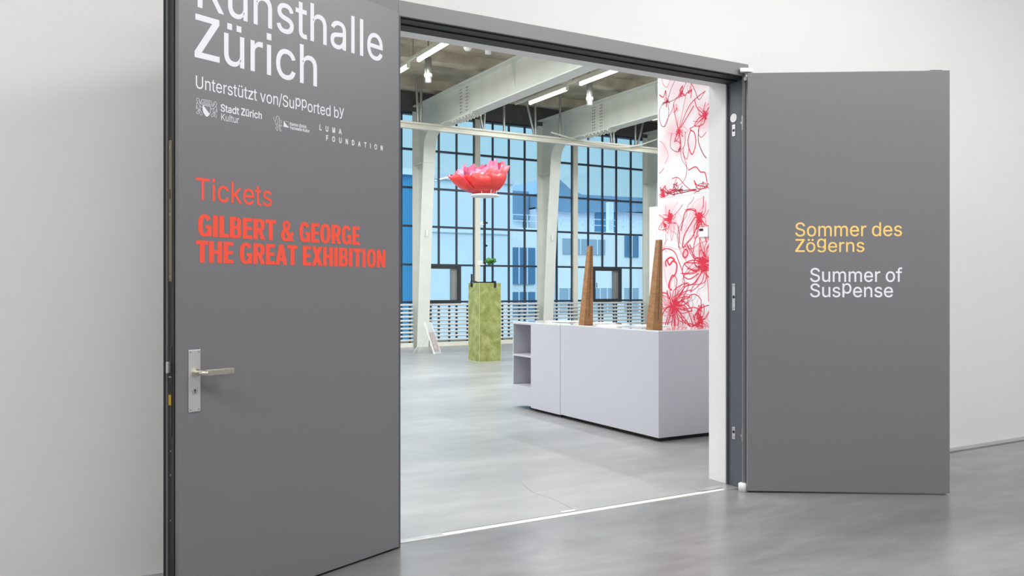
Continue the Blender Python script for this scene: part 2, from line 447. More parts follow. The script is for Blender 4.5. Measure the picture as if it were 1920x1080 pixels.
# ------------------------------------------------------------------ lettering
GLYPHS={
'a':(765,'314,-17 279,-15 247,-10 215,-2 185,10 158,25 133,42 112,63 94,88 79,115 68,144 62,177 60,212 61,243 66,270 74,295 85,316 98,335 114,352 132,367 152,379 174,390 197,400 221,407 246,414 350,432 459,445 479,448 496,452 510,456 521,461 530,468 536,477 540,488 541,500 541,504 540,527 537,547 531,566 524,583 514,598 502,611 488,623 471,633 453,640 432,646 409,649 384,650 359,649 335,646 313,641 293,633 275,624 258,614 244,603 231,591 220,578 211,565 203,552 197,538 80,572 95,604 112,633 132,658 154,680 179,698 205,714 232,727 261,737 291,745 321,751 351,754 381,755 470,745 493,739 517,731 539,720 561,708 582,693 601,675 618,653 633,629 646,601 654,569 660,534 661,494 661,0 543,0 543,102 535,102 495,48 480,35 463,23 444,12 423,2 399,-6 373,-12 345,-16|335,89 367,91 396,96 423,104 448,115 469,129 488,145 504,163 517,183 528,204 535,226 540,248 541,271 541,373 510,358 454,345 393,336 345,330 264,312 246,304 230,296 216,285 203,274 193,260 186,244 182,226 180,206 182,188 185,171 192,156 200,142 211,130 224,119 238,110 255,103 273,97 292,93 313,90'),
'b':(834,'451,-16 418,-15 389,-10 362,-3 339,7 318,20 300,33 284,47 271,61 232,115 220,115 220,0 103,0 103,999 223,999 223,627 232,627 270,679 283,694 299,707 316,720 337,732 360,742 387,749 417,754 450,755 495,752 538,744 578,729 615,708 649,682 678,651 704,616 726,575 744,530 757,481 764,428 767,371 764,314 757,261 744,211 727,166 705,125 679,89 649,58 615,32 578,11 539,-4 496,-13|433,92 466,94 496,101 524,113 549,129 571,149 591,172 607,199 620,229 631,262 639,297 643,333 645,372 643,411 639,447 631,481 621,513 607,543 591,569 572,592 550,612 525,628 497,639 466,646 433,648 399,646 369,639 341,628 317,613 295,594 275,571 259,546 245,516 235,484 227,450 223,412 221,372 223,332 227,294 235,259 246,226 259,196 276,170 295,147 318,127 343,112 370,101 400,94'),
'c':(777,'407,-16 358,-13 312,-4 269,11 229,32 193,59 161,90 134,126 110,167 91,212 78,261 70,313 67,368 70,425 78,477 91,527 110,572 134,613 161,649 193,680 229,707 269,728 312,743 358,752 407,755 434,754 461,752 486,747 511,741 535,733 557,723 579,712 599,699 619,685 636,669 653,652 668,633 681,612 693,591 702,568 710,544 595,514 570,568 530,610 476,638 407,648 372,646 340,638 311,626 285,609 262,589 243,565 226,538 213,507 203,475 195,441 191,405 189,368 191,332 195,297 203,263 213,231 226,201 243,174 262,150 285,129 311,113 340,101 372,94 407,91 477,101 532,130 573,174 598,230 713,201 705,176 695,153 684,131 670,110 655,91 639,73 621,57 602,42 581,29 559,17 536,7 512,-1 487,-8 461,-12 435,-15'),
'd':(834,'384,-16 338,-13 296,-4 256,11 219,32 185,58 155,89 129,125 107,166 90,211 77,261 70,314 67,371 70,428 77,481 90,530 108,575 130,616 156,651 186,682 220,708 257,729 297,744 339,752 384,755 418,754 447,749 474,742 497,732 517,720 535,707 551,694 564,679 602,627 610,627 610,999 730,999 730,0 614,0 614,115 602,115 564,61 550,47 534,33 516,20 496,7 473,-3 446,-10 417,-15|402,92 434,94 464,101 492,112 517,127 539,147 558,170 575,196 588,226 599,259 606,294 611,332 612,372 611,412 606,450 599,484 589,516 575,546 559,571 540,594 517,613 493,628 465,639 435,646 402,648 368,646 337,639 309,628 284,612 262,592 243,569 226,543 213,513 203,481 195,447 191,411 189,372 191,333 195,297 203,262 213,229 227,199 243,172 263,149 285,129 310,113 338,101 369,94'),
'e':(794,'417,-16 364,-13 316,-4 271,11 230,32 193,59 161,90 133,126 109,167 91,212 78,260 70,312 67,367 70,423 77,475 90,524 109,569 132,611 159,647 190,679 226,706 266,728 308,743 354,752 403,755 433,754 463,750 493,744 522,735 550,723 577,708 603,691 627,670 649,646 669,618 687,588 702,554 714,516 722,475 727,430 729,381 729,333 607,332 608,397 607,433 603,467 595,498 585,528 572,554 556,578 537,599 516,616 492,631 465,641 435,647 403,649 370,647 340,640 313,630 287,616 265,598 245,578 228,555 214,530 203,502 195,474 190,445 188,415 188,349 190,309 196,272 205,239 217,209 233,181 251,158 273,138 297,121 324,108 353,98 384,92 417,91 439,91 460,94 480,98 498,104 516,111 532,120 547,131 561,143 573,157 584,172 593,189 600,207 717,178 707,150 694,124 678,100 658,77 636,57 612,38 585,22 555,9 523,-2 490,-10 454,-15|157,434 668,434 668,332 157,332'),
'f':(498,'448,745 448,643 13,643 13,745|158,0 158,848 160,878 166,906 175,932 188,954 204,975 222,992 243,1007 266,1019 290,1029 315,1036 341,1040 368,1041 437,1035 477,1024 447,920 422,927 382,931 357,929 335,924 317,916 303,904 292,888 285,869 280,848 278,822 278,0'),
'g':(835,'406,-296 367,-294 329,-290 295,-284 263,-274 234,-263 207,-249 183,-234 162,-216 143,-198 126,-178 111,-158 99,-136 199,-80 239,-129 252,-142 267,-154 284,-164 303,-173 325,-181 349,-187 376,-190 406,-191 450,-188 489,-180 524,-167 554,-148 579,-123 597,-92 608,-55 612,-11 612,134 602,134 563,81 550,67 534,54 516,42 496,31 473,21 446,15 416,11 383,9 339,12 298,20 258,34 221,52 187,76 157,105 131,139 108,177 90,220 77,268 70,319 67,376 70,431 77,483 90,532 108,576 130,616 157,652 187,682 221,708 258,729 298,744 340,752 385,755 418,754 448,750 475,742 498,732 519,721 537,708 553,694 566,679 604,626 615,626 615,745 732,745 732,-17 729,-64 721,-106 707,-143 688,-176 665,-205 637,-230 606,-250 571,-267 533,-280 493,-289 451,-294|402,116 435,118 466,124 493,134 518,148 540,165 559,186 576,210 589,238 600,269 608,302 612,339 614,378 612,417 608,453 600,487 590,518 576,547 560,572 541,595 518,613 494,629 466,639 436,646 402,648 369,646 338,639 310,628 285,612 263,593 243,570 227,544 213,515 203,484 195,451 191,416 189,378 191,340 195,305 203,272 214,241 227,213 244,188 263,167 286,149 311,135 339,124 369,118'),
'h':(806,'223,445 223,0 103,0 103,999 223,999 223,565 201,565 220,612 243,653 269,686 299,711 332,731 367,744 406,753 447,755 483,753 518,747 550,738 580,724 607,707 631,685 652,660 669,630 683,597 694,559 700,518 702,472 702,0 582,0 582,462 579,503 570,540 556,571 536,598 512,619 483,634 450,644 413,647 386,645 362,641 338,634 316,623 296,611 278,595 262,576 248,555 237,532 230,505 225,477'),
'i':(327,'103,0 103,745 223,745 223,0|164,870 148,871 133,876 118,883 106,893 95,905 87,919 83,933 81,949 83,965 87,980 95,994 106,1006 118,1016 133,1023 148,1027 164,1029 181,1027 197,1023 211,1016 224,1006 234,994 242,980 247,965 248,949 247,933 242,919 234,905 224,893 211,883 197,876 181,871'),
'k':(748,'216,268 216,416 237,416 559,745 708,745 362,392 348,392|103,0 103,999 223,999 223,0|578,0 290,365 376,449 731,0'),
'm':(1198,'103,0 103,745 220,745 221,580 211,580 220,609 231,635 245,658 260,679 278,698 296,714 317,728 338,739 360,747 383,754 407,757 431,759 470,755 505,746 537,731 564,709 588,682 607,651 621,617 631,579 614,579 622,605 633,630 646,653 662,674 681,693 701,710 724,724 748,736 774,746 801,753 829,757 858,759 890,757 920,752 949,743 977,730 1002,715 1025,695 1045,672 1062,645 1076,615 1086,581 1092,543 1094,501 1094,0 974,0 974,498 971,536 963,568 948,594 928,614 905,630 879,641 852,647 822,649 798,648 775,644 754,637 735,628 718,617 703,603 689,588 678,570 670,551 664,531 660,509 659,486 659,0 539,0 539,510 536,540 528,567 515,590 497,611 475,628 450,640 422,647 392,649 370,648 349,644 329,638 310,629 291,617 275,603 260,587 247,568 237,547 229,523 225,496 223,468 223,0'),
'n':(805,'223,445 223,0 103,0 103,745 219,745 220,565 201,565 220,612 243,653 269,686 299,711 332,731 367,744 406,753 447,755 483,753 518,747 550,738 580,724 607,707 630,685 651,660 669,630 683,597 693,559 700,518 702,472 702,0 582,0 582,462 579,503 570,540 556,571 536,598 512,619 483,634 450,644 413,647 386,645 362,641 338,634 316,623 296,611 278,595 262,576 248,555 237,532 230,505 225,477'),
'o':(816,'407,-16 358,-13 312,-4 269,11 229,32 193,59 161,90 134,126 110,167 91,212 78,261 70,313 67,368 70,425 78,477 91,527 110,572 134,613 161,649 193,680 229,707 269,728 312,743 358,752 407,755 457,752 503,743 547,728 587,707 623,680 655,649 683,613 706,572 725,527 738,477 746,425 749,368 746,313 738,261 725,212 706,167 683,126 655,90 623,59 587,32 547,11 503,-4 457,-13|407,91 443,94 476,101 505,113 531,129 554,150 573,174 590,201 603,231 614,263 621,297 626,332 627,368 626,405 621,441 614,475 603,507 590,537 573,565 554,589 531,609 505,626 476,638 443,646 407,648 372,646 340,638 311,626 285,609 262,589 243,565 226,538 213,507 203,475 195,441 191,405 189,368 191,332 195,297 203,263 213,231 226,201 243,174 262,150 285,129 311,113 340,101 372,94'),
'p':(834,'103,-280 103,745 220,745 220,627 232,627 270,679 283,694 298,707 316,720 337,732 360,742 387,749 417,754 450,755 495,752 538,744 578,729 615,708 649,682 678,651 704,616 726,575 744,530 757,481 764,428 767,371 764,314 757,261 744,211 727,166 705,125 679,89 649,58 615,32 578,11 539,-4 496,-13 451,-16 418,-15 389,-10 362,-3 339,7 319,20 300,33 285,47 271,61 232,115 223,115 223,-280|433,92 466,94 496,101 524,113 549,129 571,149 591,172 607,199 620,229 631,262 639,297 643,333 645,372 643,411 639,447 631,481 621,513 607,543 591,569 572,592 550,612 525,628 497,639 466,646 433,648 399,646 369,639 341,628 317,613 295,594 275,571 259,546 245,516 235,484 227,450 223,412 221,372 223,332 227,294 235,259 246,226 259,196 276,170 295,147 318,127 343,112 370,101 400,94'),
'r':(509,'103,0 103,745 219,745 219,631 227,631 239,657 255,681 275,703 299,721 326,737 355,747 386,754 419,756 450,755 478,754 478,633 452,637 406,640 381,639 357,634 334,628 313,618 293,606 275,592 260,576 247,557 237,537 229,515 225,491 223,466 223,0'),
's':(717,'358,-16 320,-15 285,-10 251,-3 220,7 192,19 166,35 142,53 121,74 104,98 89,125 78,154 70,185 184,209 194,180 207,156 223,135 244,118 268,106 294,97 324,91 356,89 393,91 426,98 455,108 480,122 501,140 515,159 524,180 527,202 525,221 520,238 511,253 499,267 484,279 465,289 442,298 417,305 293,334 246,348 205,365 170,385 142,409 120,436 104,466 95,500 92,538 94,569 101,598 112,626 128,651 147,674 170,695 197,713 226,728 258,740 293,748 329,754 368,755 404,754 439,749 470,742 499,732 525,719 548,704 569,686 587,666 603,645 617,621 628,596 637,569 527,545 518,565 507,585 493,603 477,620 456,635 431,645 402,651 368,653 336,651 307,646 281,636 257,622 238,606 224,588 216,567 213,545 215,525 221,507 230,492 243,478 261,466 282,455 308,446 337,438 451,411 498,397 539,380 574,360 602,337 623,310 638,280 648,246 651,209 648,177 641,147 630,119 614,93 593,68 569,47 542,29 510,13 476,0 439,-9 400,-14'),
't':(447,'400,745 400,643 13,643 13,745|127,926 248,926 248,192 249,169 252,149 259,133 267,120 279,111 294,104 313,99 335,98 364,100 396,105 419,3 377,-5 331,-8 285,-5 245,4 210,20 181,42 157,69 141,102 131,140 127,182'),
'u':(806,'358,-10 322,-8 288,-2 255,7 226,21 199,39 175,60 154,86 136,115 122,149 111,186 105,228 103,273 103,745 223,745 223,283 226,242 235,206 249,174 269,147 294,126 323,111 356,102 393,99 419,100 444,104 467,112 489,122 510,135 527,150 543,169 557,190 568,214 575,240 580,269 582,300 582,745 702,745 702,0 586,0 586,180 604,180 584,132 562,92 535,59 505,33 472,14 436,1 399,-7'),
'v':(765,'319,0 34,745 166,745 325,305 367,171 404,41 362,41 398,171 440,305 599,745 730,745 445,0'),
'y':(765,'93,-272 121,-168 140,-172 157,-175 174,-176 189,-176 204,-175 218,-171 231,-165 244,-156 256,-145 267,-131 277,-114 287,-94 296,-70 319,-3 34,745 166,745 325,305 367,170 404,41 361,41 398,171 440,305 600,745 730,745 401,-114 389,-142 376,-167 362,-190 347,-210 330,-228 313,-243 294,-256 274,-267 252,-275 229,-280 205,-284 180,-285 127,-281'),
'ü':(806,'358,-10 322,-8 288,-2 255,7 226,21 199,39 175,60 154,86 136,115 122,149 111,186 105,228 103,273 103,745 223,745 223,283 226,242 235,206 249,174 269,147 294,126 323,111 356,102 393,99 419,100 444,104 467,112 489,122 510,135 527,150 543,169 557,190 568,214 575,240 580,269 582,300 582,745 702,745 702,0 586,0 586,180 604,180 584,132 562,92 535,59 505,33 472,14 436,1 399,-7|544,870 528,871 513,876 500,883 488,893 477,905 470,919 466,933 464,949 466,965 470,980 477,993 488,1005 500,1015 513,1022 528,1027 544,1028 560,1027 574,1022 588,1015 600,1005 610,993 617,980 622,965 623,949 622,933 617,919 610,905 600,893 588,883 574,876 560,871|262,870 246,871 231,876 218,883 205,893 195,905 188,919 183,933 182,949 183,965 188,980 195,993 205,1005 218,1015 231,1022 246,1027 262,1028 277,1027 292,1022 305,1015 318,1005 328,993 335,980 339,965 341,949 339,933 335,919 328,905 318,893 305,883 292,876 277,871'),
'ö':(816,'407,-16 358,-13 312,-4 269,11 229,32 193,59 161,90 134,126 110,167 91,212 78,261 70,313 67,368 70,425 78,477 91,527 110,572 134,613 161,649 193,680 229,707 269,728 312,743 358,752 407,755 457,752 503,743 547,728 587,707 623,680 655,649 683,613 706,572 725,527 738,477 746,425 749,368 746,313 738,261 725,212 706,167 683,126 655,90 623,59 587,32 547,11 503,-4 457,-13|407,91 443,94 476,101 505,113 531,129 554,150 573,174 590,201 603,231 614,263 621,297 626,332 627,368 626,405 621,441 614,475 603,507 590,537 573,565 554,589 531,609 505,626 476,638 443,646 407,648 372,646 340,638 311,626 285,609 262,589 243,565 226,538 213,507 203,475 195,441 191,405 189,368 191,332 195,297 203,263 213,231 226,201 243,174 262,150 285,129 311,113 340,101 372,94|549,870 533,871 518,876 505,883 492,893 482,905 475,919 470,933 469,949 470,965 475,980 482,993 492,1005 505,1015 518,1022 533,1027 549,1028 565,1027 579,1022 593,1015 605,1005 615,993 622,980 626,965 628,949 626,933 622,919 615,905 605,893 593,883 579,876 565,871|266,870 250,871 236,876 222,883 210,893 200,905 192,919 188,933 186,949 188,965 192,980 200,993 210,1005 222,1015 236,1022 250,1027 266,1028 282,1027 297,1022 310,1015 322,1005 332,993 340,980 344,965 345,949 344,933 340,919 332,905 322,893 310,883 297,876 282,871'),
'K':(917,'205,286 205,425 273,513 343,596 416,676 714,999 881,999 454,542 447,543|118,0 118,999 245,999 245,657 243,442 245,380 245,0|731,0 369,509 448,608 881,0'),
'U':(1016,'508,-16 451,-13 398,-5 348,10 303,30 261,55 225,85 193,119 166,157 145,199 130,243 121,290 118,340 118,999 244,999 244,350 246,315 252,282 262,251 276,222 294,195 315,172 340,151 368,133 399,119 432,109 469,103 508,101 548,103 585,109 619,119 650,133 677,151 702,172 722,195 740,222 754,251 763,282 769,315 771,350 771,999 898,999 898,340 895,290 886,243 871,199 850,157 823,119 792,85 755,55 714,30 668,10 619,-5 566,-13'),
'S':(877,'439,-17 387,-15 338,-9 292,3 251,18 213,38 179,61 150,88 125,118 105,152 90,188 80,227 75,268 205,268 209,241 217,215 228,193 242,172 260,154 280,139 302,126 327,115 354,107 381,101 410,98 439,97 473,98 504,102 534,109 562,118 587,130 610,145 630,161 647,180 661,201 671,224 677,248 679,274 677,296 672,317 664,335 652,351 638,366 621,379 602,391 581,402 481,437 361,470 302,489 251,512 207,538 169,568 140,602 119,641 106,684 102,732 105,773 113,811 127,847 147,880 172,910 201,936 233,959 270,978 310,993 353,1004 398,1011 446,1013 494,1011 539,1004 582,993 621,978 657,958 689,936 717,910 741,881 760,850 774,816 784,780 787,743 663,743 655,778 641,809 621,836 594,859 561,877 525,890 485,898 442,901 411,900 381,896 354,889 329,880 306,868 285,855 268,839 253,822 241,803 233,782 228,761 226,738 228,714 234,692 244,672 257,655 274,640 292,627 311,615 333,605 417,576 519,549 612,518 636,507 660,495 683,482 705,467 725,450 744,431 760,411 775,388 787,363 795,335 801,305 802,272 800,232 791,195 778,159 759,125 735,94 707,66 673,42 635,21 593,4 546,-8 495,-15'),
'T':(881,'62,887 62,999 819,999 819,887 504,887 504,0 378,0 378,887'),
'F':(806,'118,0 118,999 725,999 725,887 245,887 245,547 680,547 680,435 245,435 245,0'),
'L':(772,'118,0 118,999 245,999 245,112 710,112 710,0'),
'A':(942,'32,0 396,999 543,999 910,0 776,0 564,594 519,731 456,940 482,940 418,729 374,594 167,0|216,279 216,390 726,390 726,279'),
'O':(1048,'525,-13 462,-10 403,2 347,22 295,49 248,83 206,125 169,172 137,226 112,287 94,352 83,423 79,499 83,575 94,647 112,712 137,772 169,827 206,874 248,915 295,950 347,978 403,997 462,1009 525,1013 587,1009 646,997 702,978 754,950 801,915 843,874 880,827 911,772 936,712 954,647 965,575 969,499 965,423 954,352 936,287 911,226 880,172 843,125 801,83 754,49 702,22 646,2 587,-10|525,104 568,107 610,115 649,129 687,149 721,175 752,205 779,241 802,283 821,330 834,381 842,438 845,499 842,561 834,618 821,670 802,716 779,758 752,794 721,825 687,850 649,870 610,884 568,893 525,895 481,893 439,884 399,870 362,850 327,824 297,794 269,757 246,716 227,669 214,617 206,561 203,499 206,438 214,381 227,330 246,283 269,242 297,206 327,175 362,150 399,130 439,115 481,107'),
'D':(987,'430,0 188,0 188,112 422,112 480,115 534,124 582,138 624,159 662,184 695,215 722,252 745,293 762,339 774,389 782,443 784,502 782,560 774,613 762,663 745,708 723,749 696,785 664,815 628,841 587,861 540,876 490,885 434,887 183,887 183,999 443,999 513,996 578,984 638,966 693,940 741,907 784,867 821,821 852,768 876,710 893,646 903,576 907,502 903,426 893,356 876,292 851,233 820,180 783,134 739,94 689,60 633,34 571,15 503,4|245,999 245,0 118,0 118,999'),
'N':(1028,'118,0 118,999 268,999 674,359 713,296 761,210 813,108 796,105 787,213 784,309 783,383 783,999 910,999 910,0 760,0 397,570 348,650 291,749 211,888 234,891 240,754 244,644 245,571 245,0'),
'M':(1234,'118,0 118,999 298,999 545,368 564,312 588,241 612,165 632,96 604,96 624,162 648,238 672,311 692,368 936,999 1115,999 1115,0 991,0 991,571 991,642 992,724 994,812 996,898 1007,898 978,804 947,713 918,632 895,571 671,0 562,0 335,571 313,631 285,709 254,801 220,898 233,898 236,817 237,730 239,645 239,571 239,0')}
def parse(ch):
    adv, s = GLYPHS[ch]
    cs = [[tuple(int(v) / 1000.0 for v in p.split(',')) for p in c.split(' ')] for c in s.split('|')]
    return adv / 1000.0, cs

def parea(p):
    return 0.5 * sum(p[i][0] * p[(i + 1) % len(p)][1] - p[(i + 1) % len(p)][0] * p[i][1] for i in range(len(p)))
def inside(pt, poly):
    x, y = pt; r = False
    for i in range(len(poly)):
        x0, y0 = poly[i]; x1, y1 = poly[(i + 1) % len(poly)]
        if (y0 > y) != (y1 > y) and x < x0 + (y - y0) * (x1 - x0) / (y1 - y0):
            r = not r
    return r
def tri(outer, holes=()):
    loops = [[Vector((x, y, 0)) for x, y in outer]] + [[Vector((x, y, 0)) for x, y in h] for h in holes]
    flat = [tuple(v[:2]) for lp in loops for v in lp]
    return [(flat[a], flat[b], flat[c]) for a, b, c in tessellate_polygon(loops)]

def offset(poly, d):
    """push every vertex outwards by d (counter-clockwise loop); a clockwise hole shrinks"""
    if d == 0: return poly
    out = []; n = len(poly)
    for i in range(n):
        a, b, c = Vector(poly[i - 1]), Vector(poly[i]), Vector(poly[(i + 1) % n])
        e0 = b - a; e1 = c - b
        if e0.length < 1e-9 or e1.length < 1e-9: out.append(tuple(b)); continue
        e0.normalize(); e1.normalize()
        n0 = Vector((e0.y, -e0.x)); n1 = Vector((e1.y, -e1.x))
        m = n0 + n1
        if m.length < 0.3: out.append(tuple(b + n0 * d)); continue
        m.normalize()
        out.append(tuple(b + m * min(d / max(0.35, m.dot(n0)), 2 * d)))
    return out
def rect(x0, y0, x1, y1):
    return [(x0, y0), (x1, y0), (x1, y1), (x0, y1)]
def stroke(p0, p1, w):
    (x0, y0), (x1, y1) = p0, p1
    L = math.hypot(x1 - x0, y1 - y0); nx, ny = -(y1 - y0) / L * w / 2, (x1 - x0) / L * w / 2
    return [(x0 + nx, y0 + ny), (x0 - nx, y0 - ny), (x1 - nx, y1 - ny), (x1 + nx, y1 + ny)]
def band(cx, cy, rx, ry, wx, wy, a0, a1, n=20, k=2.5):
    """part of a squarish ring as quads"""
    def se(a, r1, r2):
        c, s = math.cos(a), math.sin(a)
        return (cx + r1 * math.copysign(abs(c) ** (2 / k), c), cy + r2 * math.copysign(abs(s) ** (2 / k), s))
    out = []
    for i in range(n):
        t0 = math.radians(a0 + (a1 - a0) * i / n); t1 = math.radians(a0 + (a1 - a0) * (i + 1) / n)
        out.append([se(t0, rx, ry), se(t1, rx, ry), se(t1, rx - wx, ry - wy), se(t0, rx - wx, ry - wy)])
    return out

DOT = 0.135
HAND = {   # plain bar and diagonal letters drawn as convex pieces, cap height 1
 'l': (0.36, [rect(0.12, 0, 0.245, 1.03)]),
 'I': (0.38, [rect(0.12, 0, 0.255, 1)]),
 'z': (0.70, [rect(0.06, 0, 0.66, 0.115), rect(0.06, 0.63, 0.65, 0.745), [(0.06, 0.115), (0.06, 0.09), (0.21, 0.09), (0.65, 0.64), (0.65, 0.67), (0.5, 0.67)]]),
 'Z': (0.80, [rect(0.06, 0, 0.76, 0.125), rect(0.08, 0.875, 0.75, 1.0), [(0.06, 0.125), (0.06, 0.1), (0.22, 0.1), (0.75, 0.88), (0.75, 0.9), (0.58, 0.9)]]),
 '/': (0.42, [stroke((0.04, -0.12), (0.38, 1.08), 0.1)]),
 'M': (1.0, [rect(0.1, 0, 0.22, 1), rect(0.78, 0, 0.9, 1), [(0.1, 1), (0.25, 1), (0.56, 0), (0.44, 0)], [(0.75, 1), (0.9, 1), (0.56, 0), (0.44, 0)]]),
 'N': (0.9, [rect(0.1, 0, 0.22, 1), rect(0.68, 0, 0.8, 1), [(0.1, 1), (0.24, 1), (0.8, 0), (0.66, 0)]]),
 ' ': (0.33, []),
}
W = 0.2
def B_(x0, y0, x1, y1): return rect(x0, y0, x1, y1)
HEAVY = {  # heavy condensed capitals, cap height 1
 'I': (0.28, [B_(0.03, 0, 0.24, 1)]),
 'L': (0.47, [B_(0.03, 0, 0.24, 1), B_(0.03, 0, 0.47, 0.18)]),
 'T': (0.53, [B_(0.0, 0.82, 0.53, 1), B_(0.16, 0, 0.37, 1)]),
 'E': (0.50, [B_(0.03, 0, 0.24, 1), B_(0.03, 0, 0.48, 0.175), B_(0.03, 0.42, 0.46, 0.585), B_(0.03, 0.825, 0.48, 1)]),
 'H': (0.62, [B_(0.03, 0, 0.24, 1), B_(0.38, 0, 0.59, 1), B_(0.03, 0.41, 0.59, 0.59)]),
 'N': (0.62, [B_(0.03, 0, 0.22, 1), B_(0.40, 0, 0.59, 1), [(0.03, 1), (0.24, 1), (0.59, 0), (0.38, 0)]]),
 'A': (0.60, [[(0.0, 0), (0.21, 0), (0.37, 1), (0.19, 1)], [(0.39, 0), (0.6, 0), (0.41, 1), (0.23, 1)], B_(0.13, 0.19, 0.47, 0.35)]),
 'X': (0.60, [[(0.0, 0), (0.22, 0), (0.59, 1), (0.37, 1)], [(0.38, 0), (0.6, 0), (0.23, 1), (0.01, 1)]]),
 'O': (0.62, band(0.31, 0.5, 0.29, 0.51, 0.205, 0.165, 0, 360, 28)),
 'G': (0.62, band(0.31, 0.5, 0.29, 0.51, 0.205, 0.165, 32, 322, 26) + [B_(0.33, 0.36, 0.60, 0.52), B_(0.42, 0.02, 0.60, 0.40)]),
 'B': (0.58, [B_(0.03, 0, 0.24, 1), B_(0.03, 0, 0.34, 0.165), B_(0.03, 0.43, 0.34, 0.58), B_(0.03, 0.835, 0.34, 1)]
      + band(0.32, 0.29, 0.235, 0.29, 0.2, 0.15, -90, 90, 12) + band(0.32, 0.735, 0.22, 0.265, 0.2, 0.14, -90, 90, 12)),
 'R': (0.60, [B_(0.03, 0, 0.24, 1), B_(0.03, 0.40, 0.34, 0.56), B_(0.03, 0.835, 0.34, 1), [(0.24, 0.46), (0.42, 0.46), (0.6, 0), (0.38, 0)]]
      + band(0.32, 0.70, 0.25, 0.30, 0.2, 0.155, -90, 90, 12)),
 '&': (0.68, band(0.28, 0.77, 0.2, 0.24, 0.135, 0.12, 0, 360, 20) + band(0.27, 0.28, 0.27, 0.3, 0.19, 0.15, 70, 330, 20)
      + [[(0.09, 0.72), (0.27, 0.72), (0.68, 0), (0.45, 0)], [(0.44, 0.2), (0.56, 0.1), (0.66, 0.45), (0.49, 0.45)]]),
 ' ': (0.24, []),
}
def glyph_tris(ch, heavy=False, d=0.0):
    """-> advance, list of pieces (each a list of triangles) in cap-height units; d thickens the strokes"""
    ccw = lambda p: p if parea(p) > 0 else p[::-1]
    src = HEAVY if heavy else HAND
    if ch in src:
        adv, polys = src[ch]
        return adv, [tri(offset(ccw(p), d)) for p in polys]
    base = {'ü': 'u', 'ö': 'o'}.get(ch, ch)
    adv, cs = parse('n' if base == 'i' else base)
    out = []
    if base == 'i':
        out += [tri(offset(rect(0.115, 0, 0.24, 0.745), d)), tri(offset(rect(0.108, 0.88, 0.248, 1.03), d))]
        return 0.35, out
    sgn = 1 if parea(max(cs, key=lambda c: abs(parea(c)))) > 0 else -1
    if sgn < 0: cs = [c[::-1] for c in cs]; sgn = 1
    outers = [c for c in cs if parea(c) * sgn > 0]
    holes = [c for c in cs if parea(c) * sgn <= 0]
    for o in outers:
        out.append(tri(offset(o, d), [offset(h, d) for h in holes if inside(h[0], o)]))
    if ch in 'üö':
        m = adv / 2
        for s in (-0.14, 0.14):
            out.append(tri(offset(rect(m + s - 0.066, 0.86, m + s + 0.066, 0.995), d)))
    return adv, out

def lettering(text, cap, x0, z, x1, parent, m, label, y=-0.0008, heavy=False, bold=0.0, lift=None, track=0.0, name='lettering'):
    """a line of letters on the leaf face (local x = reading direction), squeezed to end at x1"""
    lift = lift or {}
    pen = 0.0; tris = []; xmin = 1e9; xmax = -1e9
    for i, ch in enumerate(text):
        adv, pieces = glyph_tris(ch, heavy, bold)
        dy = lift.get(i, 0.0)
        for k, ts in enumerate(pieces):
            for t in ts:
                q = [(px + pen, py + dy) for px, py in t]
                tris.append((k, q))
                xmin = min(xmin, *(p[0] for p in q)); xmax = max(xmax, *(p[0] for p in q))
        pen += adv + track
    k = (x1 - x0) / (xmax - xmin)
    mb = MB()
    for lay, t in tris:
        mb.add([(x0 + (px - xmin) * k, y - 4e-5 * (lay % 8), z + py * cap) for px, py in t], [(0, 1, 2)])
    me_o = mb.build(name, m, parent)
    # every triangle faces the reader
    me = me_o.data
    bm = bmesh.new(); bm.from_mesh(me); bm.normal_update()
    for f in bm.faces:
        if f.normal.y > 0: f.normal_flip()
    bm.to_mesh(me); bm.free()
    me_o['label'] = label
    return me_o

def ribbon(mb, pts, w, to3, closed=False, mi=0):
    """flat stroke of width w along 2-D points; to3 maps (a, b) to a 3-D point"""
    P = [Vector(p) for p in pts]; n = len(P)
    L = []
    for i in range(n):
        a = P[(i - 1) % n] if closed else P[max(i - 1, 0)]
        b = P[(i + 1) % n] if closed else P[min(i + 1, n - 1)]
        d = (b - a)
        if d.length < 1e-9: d = Vector((1, 0))
        d.normalize(); nn = Vector((-d.y, d.x))
        ww = w if not callable(w) else w(i / max(1, n - 1))
        L.append((P[i] + nn * ww / 2, P[i] - nn * ww / 2))
    mb.layer = (getattr(mb, 'layer', 0) + 1) % 48
    vs = [to3(q[0], q[1], mb.layer + i / n) for i, pr in enumerate(L) for q in pr]
    m_ = n if closed else n - 1
    mb.add(vs, [(2 * i, 2 * i + 1, 2 * ((i + 1) % n) + 1, 2 * ((i + 1) % n)) for i in range(m_)], mi)

def smooth_path(ctrl, n=10, closed=False):
    """Catmull-Rom through control points"""
    c = [Vector(p) for p in ctrl]; out = []
    N = len(c)
    for i in range(N if closed else N - 1):
        p0 = c[(i - 1) % N] if closed or i > 0 else c[0]
        p1 = c[i]; p2 = c[(i + 1) % N]
        p3 = c[(i + 2) % N] if closed or i + 2 < N else c[-1]
        for k in range(n):
            t = k / n
            out.append(0.5 * ((2 * p1) + (p2 - p0) * t + (2 * p0 - 5 * p1 + 4 * p2 - p3) * t * t + (3 * p1 - p0 - 3 * p2 + p3) * t ** 3))
    if not closed: out.append(c[-1])
    return out

